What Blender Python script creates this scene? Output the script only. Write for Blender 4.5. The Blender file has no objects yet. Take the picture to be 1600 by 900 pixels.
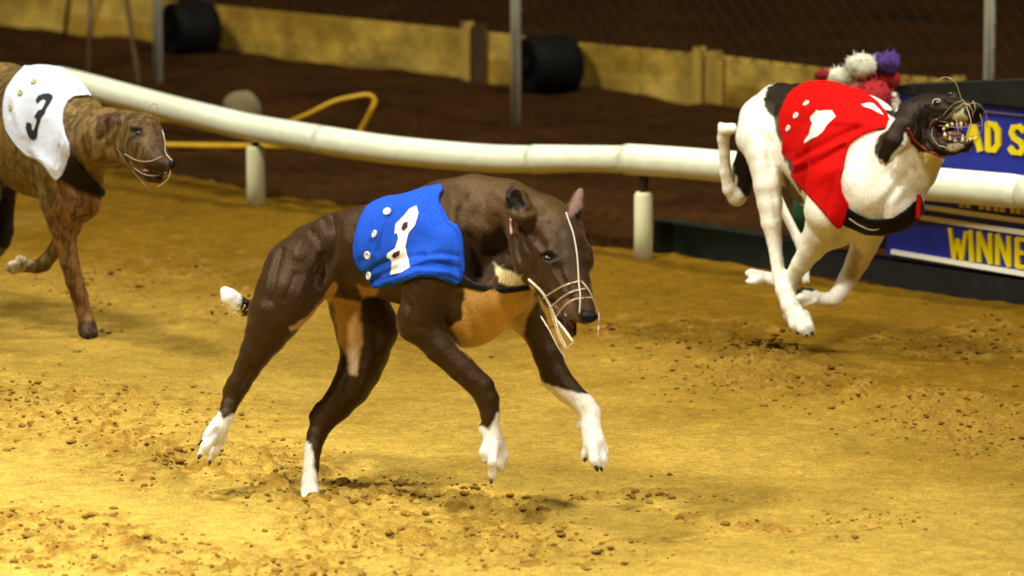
import bpy, math, random
import numpy as np
from mathutils import Vector
from mathutils.bvhtree import BVHTree
from mathutils.geometry import delaunay_2d_cdt

random.seed(7)
rng = np.random.default_rng(11)
sc = bpy.context.scene

# ---------------------------------------------------------------- camera
PITCH = math.radians(9.13); FPX = 8900.0; CAMH = 2.35
FWD = np.array([0, math.cos(PITCH), -math.sin(PITCH)])
UPV = np.array([0, math.sin(PITCH), math.cos(PITCH)])
CAM = np.array([0, 0, CAMH])
cd = bpy.data.cameras.new('camera'); cam = bpy.data.objects.new('camera', cd)
sc.collection.objects.link(cam)
cam.location = CAM; cam.rotation_euler = (math.pi/2 - PITCH, 0, 0)
cd.sensor_width = 36; cd.lens = 36*FPX/1600; cd.clip_start = 0.1; cd.clip_end = 500
cd.dof.use_dof = True; cd.dof.focus_distance = 12.6; cd.dof.aperture_fstop = 4.8
sc.camera = cam
sc.view_settings.view_transform = 'Standard'; sc.view_settings.look = 'None'
sc.view_settings.exposure = 0.0; sc.view_settings.gamma = 1.0
sc.view_settings.use_curve_mapping = False

# ---------------------------------------------------------------- night sky and track floodlights
w = bpy.data.worlds.new('World'); sc.world = w; w.use_nodes = True
bg = w.node_tree.nodes['Background']
bg.inputs[0].default_value = (1.0, 0.72, 0.42, 1); bg.inputs[1].default_value = 0.022

def lamp(name, loc, target, power, size, col, spot=None, blend=0.6):
    d = bpy.data.lights.new(name, 'SPOT' if spot else 'AREA')
    d.energy = power; d.color = col
    if spot:
        d.spot_size = math.radians(spot); d.spot_blend = blend; d.shadow_soft_size = size
    else:
        d.size = size
    o = bpy.data.objects.new(name, d); sc.collection.objects.link(o)
    o.location = loc
    o.rotation_euler = (Vector(target)-Vector(loc)).to_track_quat('-Z', 'Y').to_euler()
    return o
FL = (1, .965, .83)
lamp('floodlight', (-4.6, 8.6, 7.8), (-0.4, 10.4, 0.0), 3900, .55, FL, spot=62, blend=1.0)
lamp('floodlight', (-2.6, 12.4, 8.0), (-0.2, 11.9, 0.0), 2500, .5, FL, spot=70, blend=1.0)
lamp('floodlight', (3.6, 6.6, 6.6), (1.0, 10.6, 0.0), 2350, .7, FL, spot=62, blend=1.0)
lamp('floodlight', (-5.0, 14.5, 7.0), (-1.0, 18.6, 0.0), 2500, .8, FL, spot=75, blend=.9)
lamp('floodlight', (4.5, 12.5, 8.0), (1.2, 16.6, 0.0), 3400, .8, FL, spot=75, blend=.9)

# ---------------------------------------------------------------- helpers
def P(px, py, D):
    return CAM + D*(FWD + np.array([1., 0, 0])*((px-800)/FPX) - UPV*((py-450)/FPX))
def ray(px, py):
    d = FWD + np.array([1., 0, 0])*((px-800)/FPX) - UPV*((py-450)/FPX)
    return d/np.linalg.norm(d)
def proj(v):
    r = np.asarray(v)-CAM
    D = r@FWD
    return 800+FPX*r[..., 0]/D, 450-FPX*(r@UPV)/D, D
def GD(py, z=0.0):
    return (CAMH-z)/(math.sin(PITCH)+(py-450)/FPX*math.cos(PITCH))
def G(px, py, z=0.0):
    return P(px, py, GD(py, z))

def worigin(o):
    v = Vector((0, 0, 0))
    while o is not None:
        v = v+Vector(o.location); o = o.parent
    return np.array(v)
def tag(o, label=None, cat=None, group=None, kind=None):
    for k, x in (('label', label), ('category', cat), ('group', group), ('kind', kind)):
        if x: o[k] = x
    return o
def empty(name, loc, label, cat, group=None):
    o = bpy.data.objects.new(name, None); sc.collection.objects.link(o)
    o.location = loc; o.empty_display_size = .1
    return tag(o, label, cat, group)
def mk(name, verts, faces, mat, parent=None, smooth=True, loc=None):
    verts = np.asarray(verts, float)
    base = worigin(parent) if parent is not None else np.zeros(3)
    if parent is None:
        loc = verts.mean(0)*np.array([1, 1, 0]) if loc is None else np.array(loc)
        base = loc
    me = bpy.data.meshes.new(name)
    me.from_pydata((verts-base).tolist(), [], [list(map(int, f)) for f in faces] if not isinstance(faces, np.ndarray) else faces.tolist())
    me.update()
    if smooth: me.polygons.foreach_set('use_smooth', [True]*len(me.polygons))
    if mat: me.materials.append(mat)
    o = bpy.data.objects.new(name, me); sc.collection.objects.link(o)
    if parent is not None: o.parent = parent
    else: o.location = loc
    return o
def setcol(o, cols, name='Col'):
    a = o.data.attributes.new(name, 'FLOAT_COLOR', 'POINT')
    c = np.ones((len(cols), 4), np.float32); c[:, :3] = cols
    a.data.foreach_set('color', c.ravel())

# node material helper
def mat(name, col=(.5, .5, .5), rough=.6, attr=None, noise=None, bump=None, spec=.3, metal=0, sheen=0, coat=0, trans=0):
    m = bpy.data.materials.new(name); m.use_nodes = True
    nt = m.node_tree; N = nt.nodes; L = nt.links
    b = N['Principled BSDF']
    b.inputs['Roughness'].default_value = rough; b.inputs['Metallic'].default_value = metal
    b.inputs['Specular IOR Level'].default_value = spec
    b.inputs['Sheen Weight'].default_value = sheen
    b.inputs['Coat Weight'].default_value = coat
    tc = N.new('ShaderNodeTexCoord')
    if attr:
        a = N.new('ShaderNodeAttribute'); a.attribute_name = attr; src = a.outputs['Color']
    else:
        a = N.new('ShaderNodeRGB'); a.outputs[0].default_value = (*col, 1); src = a.outputs[0]
    for (scale, detail, lo, hi, stretch) in (noise or []):
        mp = N.new('ShaderNodeMapping'); mp.inputs['Scale'].default_value = stretch
        L.new(tc.outputs['Object'], mp.inputs[0])
        n = N.new('ShaderNodeTexNoise'); n.inputs['Scale'].default_value = scale; n.inputs['Detail'].default_value = detail
        n.inputs['Roughness'].default_value = .65
        L.new(mp.outputs[0], n.inputs[0])
        r = N.new('ShaderNodeMapRange'); r.inputs[1].default_value = .3; r.inputs[2].default_value = .7
        r.inputs[3].default_value = lo; r.inputs[4].default_value = hi
        L.new(n.outputs[0], r.inputs[0])
        mx = N.new('ShaderNodeVectorMath'); mx.operation = 'SCALE'
        L.new(src, mx.inputs[0]); L.new(r.outputs[0], mx.inputs['Scale']); src = mx.outputs[0]
    L.new(src, b.inputs['Base Color'])
    prev = None
    for (scale, strength, dist, stretch) in (bump or []):
        mp = N.new('ShaderNodeMapping'); mp.inputs['Scale'].default_value = stretch
        L.new(tc.outputs['Object'], mp.inputs[0])
        n = N.new('ShaderNodeTexNoise'); n.inputs['Scale'].default_value = scale; n.inputs['Detail'].default_value = 3
        L.new(mp.outputs[0], n.inputs[0])
        bp = N.new('ShaderNodeBump'); bp.inputs['Strength'].default_value = strength; bp.inputs['Distance'].default_value = dist
        L.new(n.outputs[0], bp.inputs['Height'])
        if prev: L.new(prev, bp.inputs['Normal'])
        prev = bp.outputs[0]
    if prev: L.new(prev, b.inputs['Normal'])
    return m

# ---------------------------------------------------------------- signed distance modelling
def smin(a, b, k):
    h = np.clip(.5+.5*(b-a)/k, 0, 1)
    return b+(a-b)*h-k*h*(1-h)
class Field:
    def __init__(s, lo, hi, h):
        s.lo = np.array(lo, float); s.h = h
        s.n = np.ceil((np.array(hi)-s.lo)/h).astype(int)+1
        s.F = np.full(s.n, .3, np.float32)
        s.ax = [s.lo[i]+h*np.arange(s.n[i]) for i in range(3)]
    def sub(s, lo, hi):
        a = np.clip(np.floor((lo-s.lo)/s.h).astype(int), 0, s.n); b = np.clip(np.ceil((hi-s.lo)/s.h).astype(int)+1, 0, s.n)
        sl = tuple(slice(a[i], b[i]) for i in range(3))
        g = [s.ax[0][sl[0]][:, None, None].astype(np.float32), s.ax[1][sl[1]][None, :, None].astype(np.float32), s.ax[2][sl[2]][None, None, :].astype(np.float32)]
        return sl, g
    def chain_d(s, pts, rad, g, L=None, sq=1.0):
        out = None
        X, Y, Z = g
        def q(c):
            v = [X-c[0], Y-c[1], Z-c[2]]
            if sq != 1.0:
                t = (v[0]*L[0]+v[1]*L[1]+v[2]*L[2])*(1/sq-1)
                v = [v[i]+t*L[i] for i in range(3)]
            return v
        def sv(v):
            if sq == 1.0: return v
            return v+np.dot(v, L)*(1/sq-1)*L
        if len(pts) == 1:
            v = q(pts[0]); return np.sqrt(v[0]**2+v[1]**2+v[2]**2)-rad[0]
        for a, b, ra, rb in zip(pts[:-1], pts[1:], rad[:-1], rad[1:]):
            v = q(a); ba = sv(b-a); bb = ba@ba+1e-12
            t = np.clip((v[0]*ba[0]+v[1]*ba[1]+v[2]*ba[2])/bb, 0, 1)
            d = np.sqrt((v[0]-t*ba[0])**2+(v[1]-t*ba[1])**2+(v[2]-t*ba[2])**2)-(ra+(rb-ra)*t)
            out = d if out is None else smin(out, d, .006)
        return out
    def chain(s, nodes, k=.015, L=None, sq=1.0, carve=False):
        pts = [P(n[0], n[1], n[2]) for n in nodes]; rad = [n[3]*n[2]/FPX for n in nodes]
        m = max(rad)+.05
        lo = np.min(pts, 0)-m; hi = np.max(pts, 0)+m
        sl, g = s.sub(lo, hi)
        d = s.chain_d(pts, rad, g, L, sq)
        if carve: s.F[sl] = -smin(-s.F[sl], d, k)
        else: s.F[sl] = smin(s.F[sl], d, k)
    def px(s, g):
        X, Y, Z = g
        D = (Y-CAM[1])*FWD[1]+(Z-CAM[2])*FWD[2]
        V = (Y-CAM[1])*UPV[1]+(Z-CAM[2])*UPV[2]
        return 800+FPX*X/D, 450-FPX*V/D+0*X, D+0*X
def polysd(px, py, poly):
    """signed distance (px) to a polygon, negative inside"""
    d = None; inside = np.zeros(np.broadcast(px, py).shape, bool)
    n = len(poly)
    for i in range(n):
        ax, ay = poly[i]; bx, by = poly[(i+1) % n]
        ex, ey = bx-ax, by-ay
        t = np.clip(((px-ax)*ex+(py-ay)*ey)/(ex*ex+ey*ey+1e-9), 0, 1)
        q = (px-ax-t*ex)**2+(py-ay-t*ey)**2
        d = q if d is None else np.minimum(d, q)
        if ay != by:
            c = ((ay > py) != (by > py)) & (px < (bx-ax)*(py-ay)/(by-ay)+ax)
            inside ^= c
    d = np.sqrt(d)
    return np.where(inside, -d, d)
def linedist(px, py, pts):
    d = None
    if len(pts) == 1:
        return np.hypot(px-pts[0][0], py-pts[0][1])
    for (ax, ay), (bx, by) in zip(pts[:-1], pts[1:]):
        ex, ey = bx-ax, by-ay
        t = np.clip(((px-ax)*ex+(py-ay)*ey)/(ex*ex+ey*ey+1e-9), 0, 1)
        q = np.hypot(px-ax-t*ex, py-ay-t*ey)
        d = q if d is None else np.minimum(d, q)
    return d
def surface(F, lo, h):
    S = F < 0
    nx, ny, nz = F.shape
    c = S[:-1, :-1, :-1].astype(np.int8)
    tot = np.zeros((nx-1, ny-1, nz-1), np.int8)
    for i in (0, 1):
        for j in (0, 1):
            for k in (0, 1):
                tot += S[i:nx-1+i, j:ny-1+j, k:nz-1+k]
    act = (tot > 0) & (tot < 8)
    I, J, K = np.nonzero(act)
    idx = np.full(act.shape, -1, np.int32); idx[I, J, K] = np.arange(len(I))
    acc = np.zeros((len(I), 3)); cnt = np.zeros(len(I))
    for ax in range(3):
        o = [a for a in range(3) if a != ax]
        for u in (0, 1):
            for v in (0, 1):
                off = [0, 0, 0]; off[o[0]] = u; off[o[1]] = v
                e = list(off); e[ax] = 1
                fa = F[I+off[0], J+off[1], K+off[2]]; fb = F[I+e[0], J+e[1], K+e[2]]
                m = (fa < 0) != (fb < 0)
                t = np.where(m, fa/(fa-fb+1e-20*(fa == fb)), 0)
                p = np.zeros((len(I), 3)); p[:, o[0]] = u; p[:, o[1]] = v; p[:, ax] = t
                acc += p*m[:, None]; cnt += m
    V = (np.stack([I, J, K], 1)+acc/cnt[:, None])*h+lo
    quads = []
    for ax in range(3):
        o = [a for a in range(3) if a != ax]
        A = np.moveaxis(S, ax, 0)
        diff = A[1:] != A[:-1]
        diff = np.moveaxis(diff, 0, ax)
        E = np.array(np.nonzero(diff)).T
        ok = (E[:, o[0]] > 0) & (E[:, o[1]] > 0) & (E[:, o[0]] < act.shape[o[0]]) & (E[:, o[1]] < act.shape[o[1]])
        E = E[ok]
        def cell(du, dv):
            c = E.copy(); c[:, o[0]] -= du; c[:, o[1]] -= dv
            return idx[c[:, 0], c[:, 1], c[:, 2]]
        q = np.stack([cell(1, 1), cell(0, 1), cell(0, 0), cell(1, 0)], 1)
        flip = S[E[:, 0], E[:, 1], E[:, 2]]
        if ax == 1: flip = ~flip
        q[~flip] = q[~flip][:, ::-1]
        quads.append(q)
    return V, np.concatenate(quads)
def vnormals(V, Q):
    n = np.cross(V[Q[:, 2]]-V[Q[:, 0]], V[Q[:, 3]]-V[Q[:, 1]])
    N = np.zeros_like(V)
    for i in range(4):
        for a in range(3): N[:, a] += np.bincount(Q[:, i], n[:, a], len(V))
    return N/(np.linalg.norm(N, axis=1)[:, None]+1e-12)
def relax(V, Q, it=2, lam=.5):
    for _ in range(it):
        A = np.zeros_like(V); c = np.zeros(len(V))
        for i in range(4):
            for j in ((i+1) % 4, (i+3) % 4):
                for a in range(3): A[:, a] += np.bincount(Q[:, i], V[Q[:, j], a], len(V))
                c += np.bincount(Q[:, i], minlength=len(V))
        V = V+lam*(A/np.maximum(c, 1)[:, None]-V)
    return V
def sculpt(V, Q, strokes):
    """raise (+) or press in (-) the skin along strokes on the side that faces the track's outside"""
    for (pts, width, hgt, *dr) in strokes:
        N = vnormals(V, Q)
        px, py, D = proj(V)
        facing = np.clip(-(N@FWD)*2.5+.1, 0, 1)
        d = linedist(px, py, pts)
        wgt = np.exp(-(d/width)**2)*facing
        if dr: wgt *= (D > dr[0]) & (D < dr[1])
        V = V+N*(wgt*hgt)[:, None]
    return V
def noise3(V, freq, seed):
    r = np.random.default_rng(seed); T = r.random((32, 32, 32))*2-1
    p = V*freq+100; i = np.floor(p).astype(int); f = p-i; f = f*f*(3-2*f); out = 0
    for a in (0, 1):
        for b in (0, 1):
            for c in (0, 1):
                out = out+T[(i[:, 0]+a) % 32, (i[:, 1]+b) % 32, (i[:, 2]+c) % 32]*(f[:, 0] if a else 1-f[:, 0])*(f[:, 1] if b else 1-f[:, 1])*(f[:, 2] if c else 1-f[:, 2])
    return out
def noise2(x, y, seed):
    r = np.random.default_rng(seed); T = r.random((256, 256))*2-1
    i = np.floor(x).astype(int); j = np.floor(y).astype(int); f = x-i; g = y-j
    f = f*f*(3-2*f); g = g*g*(3-2*g)
    return (T[i % 256, j % 256]*(1-f)*(1-g)+T[(i+1) % 256, j % 256]*f*(1-g)+T[i % 256, (j+1) % 256]*(1-f)*g+T[(i+1) % 256, (j+1) % 256]*f*g)
class Skin:
    """ray-cast helper on a built surface"""
    def __init__(s, V, Q):
        s.t = BVHTree.FromPolygons([tuple(v) for v in V], [tuple(q) for q in Q.tolist()])
    def hit(s, px, py, lift=0, Dfall=None, D0=10.0):
        d = ray(px, py)
        h = s.t.ray_cast(Vector(P(px, py, D0)), Vector(d))
        if h[0] is None:
            return (P(px, py, Dfall) if Dfall else None), -FWD
        n = np.array(h[1]);
        if n@d > 0: n = -n
        return np.array(h[0])+n*lift, n
def decal(name, polys, skin, mat_, parent, lift=.0015, step=3.0, thick=.001, holes=None):
    """a thin sheet cut to an outline and laid on the cloth, following its folds"""
    Vs = []; Fs = []
    for poly in polys:
        pts = []
        n = len(poly)
        for i in range(n):
            a = np.array(poly[i], float); b = np.array(poly[(i+1) % n], float)
            m = max(1, int(np.linalg.norm(b-a)/step))
            for k in range(m): pts.append(a+(b-a)*k/m)
        nb = len(pts); P2 = np.array(pts)
        gx = np.arange(P2[:, 0].min(), P2[:, 0].max(), step); gy = np.arange(P2[:, 1].min(), P2[:, 1].max(), step)
        GX, GY = np.meshgrid(gx, gy); sd = polysd(GX, GY, [tuple(p) for p in poly])
        ins = sd < -step*.5
        allp = pts+list(np.stack([GX[ins], GY[ins]], 1))
        r = delaunay_2d_cdt([Vector(p) for p in allp], [(i, (i+1) % nb) for i in range(nb)], [list(range(nb))], 1, 1e-4)
        vv = []
        good = True
        Dl = None
        for p in r[0]:
            q, nn = skin.hit(p[0], p[1], lift)
            if q is None: q = P(p[0], p[1], Dl or 12.0)
            Dl = (q-CAM)@FWD
            vv.append(q)
        base = len(Vs); Vs += vv
        Fs += [[base+i for i in f] for f in r[2]]
    me = mk(name, Vs, Fs, mat_, parent)
    return me
def tube(pts, r, n=8, cap=True):
    pts = [np.array(p, float) for p in pts]
    rs = r if hasattr(r, '__len__') else [r]*len(pts)
    V = []; F = []
    t0 = pts[1]-pts[0]; t0 /= np.linalg.norm(t0)
    u = np.cross(t0, [0, 0, 1.]);
    if np.linalg.norm(u) < .1: u = np.cross(t0, [0, 1., 0])
    u /= np.linalg.norm(u)
    for i, p in enumerate(pts):
        t = pts[min(i+1, len(pts)-1)]-pts[max(i-1, 0)]; t = t/(np.linalg.norm(t)+1e-12)
        u = u-t*(u@t); u /= np.linalg.norm(u)+1e-12; v = np.cross(t, u)
        for k in range(n):
            a = 2*math.pi*k/n
            V.append(p+rs[i]*(math.cos(a)*u+math.sin(a)*v))
    for i in range(len(pts)-1):
        for k in range(n):
            k2 = (k+1) % n
            F.append([i*n+k, i*n+k2, (i+1)*n+k2, (i+1)*n+k])
    if cap:
        F.append(list(range(n))[::-1]); F.append([(len(pts)-1)*n+k for k in range(n)])
    return V, F
def join(parts):
    V = []; F = []
    for v, f in parts:
        b = len(V); V += list(v); F += [[b+i for i in q] for q in f]
    return V, F
def spline(pts, m=6):
    pts = [np.array(p, float) for p in pts]
    out = []
    n = len(pts)
    for i in range(n-1):
        p0 = pts[max(i-1, 0)]; p1 = pts[i]; p2 = pts[i+1]; p3 = pts[min(i+2, n-1)]
        for k in range(m):
            t = k/m
            out.append(.5*((2*p1)+(p2-p0)*t+(2*p0-5*p1+4*p2-p3)*t*t+(-p0+3*p1-3*p2+p3)*t**3))
    out.append(pts[-1]); return out
def ball(c, rad, n=12, m=8, axes=None):
    V = []; F = []
    A = np.eye(3) if axes is None else np.array(axes)
    rad = np.array([rad]*3) if not hasattr(rad, '__len__') else np.array(rad)
    for i in range(m+1):
        th = math.pi*i/m
        for k in range(n):
            ph = 2*math.pi*k/n
            V.append(np.array(c)+(rad*np.array([math.sin(th)*math.cos(ph), math.sin(th)*math.sin(ph), math.cos(th)]))@A)
    for i in range(m):
        for k in range(n):
            k2 = (k+1) % n
            F.append([i*n+k, (i+1)*n+k, (i+1)*n+k2, i*n+k2])
    return V, F
def lathe(c, ax, prof, n=28):
    ax = np.array(ax, float); ax /= np.linalg.norm(ax); u = np.cross(ax, [0, 0, 1.]); u /= np.linalg.norm(u); v = np.cross(ax, u); V = []; F = []
    for a, r in prof:
        for k in range(n): V.append(np.array(c)+ax*a+r*(math.cos(2*math.pi*k/n)*u+math.sin(2*math.pi*k/n)*v))
    for i in range(len(prof)-1):
        for k in range(n): F.append([i*n+k, i*n+(k+1) % n, (i+1)*n+(k+1) % n, (i+1)*n+k])
    return V, F
def boxm(c, u, v, w_, bev=0):
    """box from a centre and three half-axis vectors"""
    c = np.array(c); u = np.array(u); v = np.array(v); w_ = np.array(w_)
    V = [c+a*u+b*v+d*w_ for a in (-1, 1) for b in (-1, 1) for d in (-1, 1)]
    F = [[0, 1, 3, 2], [4, 6, 7, 5], [0, 4, 5, 1], [2, 3, 7, 6], [0, 2, 6, 4], [1, 5, 7, 3]]
    return V, F
# ================================================================ SETTING
EA = G(250, 272); EB = G(950, 378)                    # the line where the sand track ends
EDIR = (EB-EA)/np.linalg.norm(EB-EA); ENRM = np.array([-EDIR[1], EDIR[0], 0])
if ENRM[1] < 0: ENRM = -ENRM
def edge_v(x, y): return (x-EA[0])*ENRM[0]+(y-EA[1])*ENRM[1]

def fbm2(x, y, f, octs, seed, gain=.5):
    s = 0; a = 1
    for o in range(octs):
        s = s+a*noise2(x*f+17*o+500, y*f+31*o+500, seed+o); a *= gain; f *= 2.03
    return s
# churned patches of the track, (px, py, rx, ry, slope, strength) as they lie on the sand
CH = [(140, 640, 240, 50, .10, .95), (330, 725, 280, 46, .16, 1.0), (640, 790, 260, 44, .06, .9), (720, 840, 260, 46, .05, 1.0),
      (150, 855, 260, 46, .15, .95), (420, 885, 280, 34, .1, .9), (1230, 600, 290, 46, .14, .95), (1480, 655, 260, 50, .14, 1.0),
      (1180, 545, 80, 16, 0, .9), (1500, 535, 190, 30, 0, .7), (1050, 520, 200, 30, 0, .45), (620, 770, 70, 12, 0, 1.0), (780, 775, 80, 12, 0, .8), (180, 430, 180, 50, 0, .6), (380, 475, 120, 24, 0, .9),
      (1350, 815, 90, 14, 0, .6), (1000, 775, 170, 10, .02, .8), (1150, 820, 220, 10, .16, .7)]
def churn(x, y):
    z = np.zeros_like(x)
    px, py, _ = proj(np.stack([x, y, z], -1))
    m = np.zeros_like(x)
    wob = noise2(x*5+300, y*5+300, 91)*.35+noise2(x*17+300, y*17+300, 92)*.3
    for (cx, cy, rx, ry, sl, st) in CH:
        d = np.hypot((px-cx)/rx, (py-cy-sl*(px-cx))/ry)+wob
        m = np.maximum(m, st*np.clip(1.35-d, 0, 1))
    return np.clip(m, 0, 1)
def hcol(x, y):
    c = churn(x, y)
    wx = x+.03*noise2(x*9+90, y*9+90, 3); wy = y+.03*noise2(x*9+190, y*9+90, 4)
    base = .010*fbm2(x, y, 1.6, 2, 20)+.0035*fbm2(wx, wy*1.3, 9, 3, 30)+.0012*noise2(x*60+900, y*60+900, 41)
    # harrow ripples across the track
    t = (x*EDIR[0]+y*EDIR[1]); v = edge_v(x, y)
    base += .0012*np.sin(v*95+4*noise2(x*3+60, y*3+60, 8))*(.5+.5*noise2(x*2+70, y*2+70, 9))
    cl = np.clip(fbm2(wx, wy, 33, 2, 60, .6)*1.1-.05, 0, 1.2)
    pits = np.clip(fbm2(wx, wy, 15, 2, 75)-.25, 0, 1)
    h = base+c*(.017*cl-.018*pits+.004*noise2(x*75+800, y*75+800, 66))
    far = np.clip((y-13.2)/2.5, 0, 1)
    h += far*.006*fbm2(x, y, 14, 2, 88)
    moist = np.clip(c*(cl*.7+np.clip(fbm2(x, y*.8, 40, 2, 99)-.22, 0, 1)*3.4+.12), 0, 1)
    # paw prints: a pit with a pushed-up rim behind it
    for (qx, qy, qr, qd_) in PRINTS:
        d = np.hypot((x-qx)/1.25, y-qy)/qr
        h = h-.7*qd_*np.exp(-d**2*1.6)+.25*qd_*np.exp(-((d-1.55)/.42)**2)*(1+.5*noise2(x*40+70, y*40+70, 12))
    return h, moist
PRINTS = []
for (px, py, r, d) in ((484, 777, .030, .018), (300, 740, .045, .016), (560, 792, .05, .016), (392, 726, .04, .012), (648, 838, .05, .015), (770, 792, .04, .010), (1215, 556, .05, .018), (1160, 560, .05, .014), (140, 526, .03, .010), (190, 470, .05, .012), (60, 486, .05, .012), (1480, 640, .05, .012), (860, 834, .035, .012), (250, 800, .045, .012), (1340, 610, .05, .012), (90, 700, .05, .013), (1560, 560, .06, .012), (210, 880, .05, .013), (520, 850, .045, .012)):
    g_ = G(px, py); PRINTS.append((g_[0], g_[1], r, d))
def ground_z(x, y):
    h, _ = hcol(np.array([x], float), np.array([y], float)); return float(h[0])

def stretch_axis(a, b, step, far, g=1.35):
    c = list(np.arange(a, b, step)); s = step
    hi = [c[-1]]
    while hi[-1] < far[1]: s *= g; hi.append(hi[-1]+s)
    s = step; lo = [a]
    while lo[-1] > far[0]: s *= g; lo.append(lo[-1]-s)
    return np.array(lo[1:][::-1]+c+hi[1:])
gx = stretch_axis(-1.75, 1.75, .0095, (-45, 45)); gy = stretch_axis(10.5, 17.2, .0095, (-40, 60))
GX, GY = np.meshgrid(gx, gy, indexing='ij')
H_, MO = hcol(GX.ravel(), GY.ravel())
near = (np.abs(GX.ravel()) < 2.2) & (GY.ravel() > 10) & (GY.ravel() < 17.6)
H_ = np.where(near, H_, 0)
V = np.stack([GX.ravel(), GY.ravel(), H_], 1)
nx_, ny_ = GX.shape
ii, jj = np.meshgrid(np.arange(nx_-1), np.arange(ny_-1), indexing='ij')
q = np.stack([ii*ny_+jj, (ii+1)*ny_+jj, (ii+1)*ny_+jj+1, ii*ny_+jj+1], -1).reshape(-1, 4)
ev = edge_v(V[:, 0], V[:, 1])
q = q[ev[q].min(1) < .03]
over = np.clip(ev-.03, 0, None)[:, None]
V = V-np.where(over > 0, over, 0)*ENRM

def sand_material():
    m = bpy.data.materials.new('sand'); m.use_nodes = True; nt = m.node_tree; N = nt.nodes; L = nt.links
    b = N['Principled BSDF']; b.inputs['Roughness'].default_value = .9; b.inputs['Specular IOR Level'].default_value = .03
    at = N.new('ShaderNodeAttribute'); at.attribute_name = 'Col'
    tc = N.new('ShaderNodeTexCoord')
    def noise(sc_, det, lo, hi, a, b_):
        n = N.new('ShaderNodeTexNoise'); n.inputs['Scale'].default_value = sc_; n.inputs['Detail'].default_value = det
        L.new(tc.outputs['Object'], n.inputs[0])
        r = N.new('ShaderNodeMapRange'); r.inputs[1].default_value = lo; r.inputs[2].default_value = hi; r.inputs[3].default_value = a; r.inputs[4].default_value = b_
        L.new(n.outputs[0], r.inputs[0]); return r.outputs[0], n.outputs[0]
    r1, _ = noise(1.3, 4, .3, .7, .86, 1.12); r2, _ = noise(14, 5, .3, .7, .84, 1.14); r3, h3 = noise(190, 3, .3, .7, .70, 1.26); r4, h4 = noise(48, 4, .3, .7, .84, 1.14)
    m1 = N.new('ShaderNodeMath'); m1.operation = 'MULTIPLY'; L.new(r1, m1.inputs[0]); L.new(r2, m1.inputs[1])
    m2 = N.new('ShaderNodeMath'); m2.operation = 'MULTIPLY'; L.new(m1.outputs[0], m2.inputs[0]); L.new(r3, m2.inputs[1])
    m3 = N.new('ShaderNodeMath'); m3.operation = 'MULTIPLY'; L.new(m2.outputs[0], m3.inputs[0]); L.new(r4, m3.inputs[1]); m2 = m3
    vs = N.new('ShaderNodeVectorMath'); vs.operation = 'SCALE'; L.new(at.outputs['Color'], vs.inputs[0]); L.new(m2.outputs[0], vs.inputs['Scale'])
    L.new(vs.outputs[0], b.inputs['Base Color'])
    bp = N.new('ShaderNodeBump'); bp.inputs['Strength'].default_value = .6; bp.inputs['Distance'].default_value = .004
    L.new(h3, bp.inputs['Height'])
    bq = N.new('ShaderNodeBump'); bq.inputs['Strength'].default_value = .7; bq.inputs['Distance'].default_value = .006; L.new(h4, bq.inputs['Height']); L.new(bp.outputs[0], bq.inputs['Normal']); L.new(bq.outputs[0], b.inputs['Normal'])
    return m
SAND = sand_material()
NEAR_SAND = np.array([.66, .455, .092]); WET = np.array([.37, .205, .032])
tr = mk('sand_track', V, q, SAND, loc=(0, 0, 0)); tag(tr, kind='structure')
# the sand is darker and browner towards the rail
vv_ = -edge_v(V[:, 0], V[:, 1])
to_rail = np.clip((4.75-vv_)/3.8+.10*fbm2(V[:, 0], V[:, 1], 2.2, 3, 230), 0, 1)[:, None]
RAIL_SAND = np.array([.140, .073, .005])
base_c = NEAR_SAND*(1-to_rail)+RAIL_SAND*to_rail
setcol(tr, base_c*(1-MO[:, None])+(WET*(1-.45*to_rail))*MO[:, None])

# dark earth infield beyond the track
ud = stretch_axis(-4.5, 4.5, .03, (-50, 50), 1.4); vd = stretch_axis(-.02, 7.5, .03, (-.05, 60), 1.4); vd = vd[vd > -.06]
UD, VD = np.meshgrid(ud, vd, indexing='ij'); UD = UD.ravel(); VD = VD.ravel()
Xd = EA[0]+EDIR[0]*UD+ENRM[0]*VD; Yd = EA[1]+EDIR[1]*UD+ENRM[1]*VD
wv = .02*noise2(UD*6+400, VD*0+UD*2+50, 77)
Zd = np.where(VD < .0, -.02, .012)+.018*fbm2(Xd, Yd, 3.2, 4, 140)*np.clip(VD/.1, 0, 1)*(VD < 9)
soilm = mat('dark_earth', (.031, .0118, .0021), rough=.95, spec=.05, noise=[(3, 5, .55, 1.5, (1, 1, 1)), (40, 3, .6, 1.4, (1, 1, 1))], bump=[(45, .8, .02, (1, 1, 1))])
n1, n2 = len(ud), len(vd); ii, jj = np.meshgrid(np.arange(n1-1), np.arange(n2-1), indexing='ij')
qd = np.stack([ii*n2+jj, (ii+1)*n2+jj, (ii+1)*n2+jj+1, ii*n2+jj+1], -1).reshape(-1, 4)[:, ::-1]
so = mk('ground', np.stack([Xd+ENRM[0]*wv, Yd+ENRM[1]*wv, Zd], 1), qd, soilm, loc=(0, 0, 0)); tag(so, kind='structure')

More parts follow.
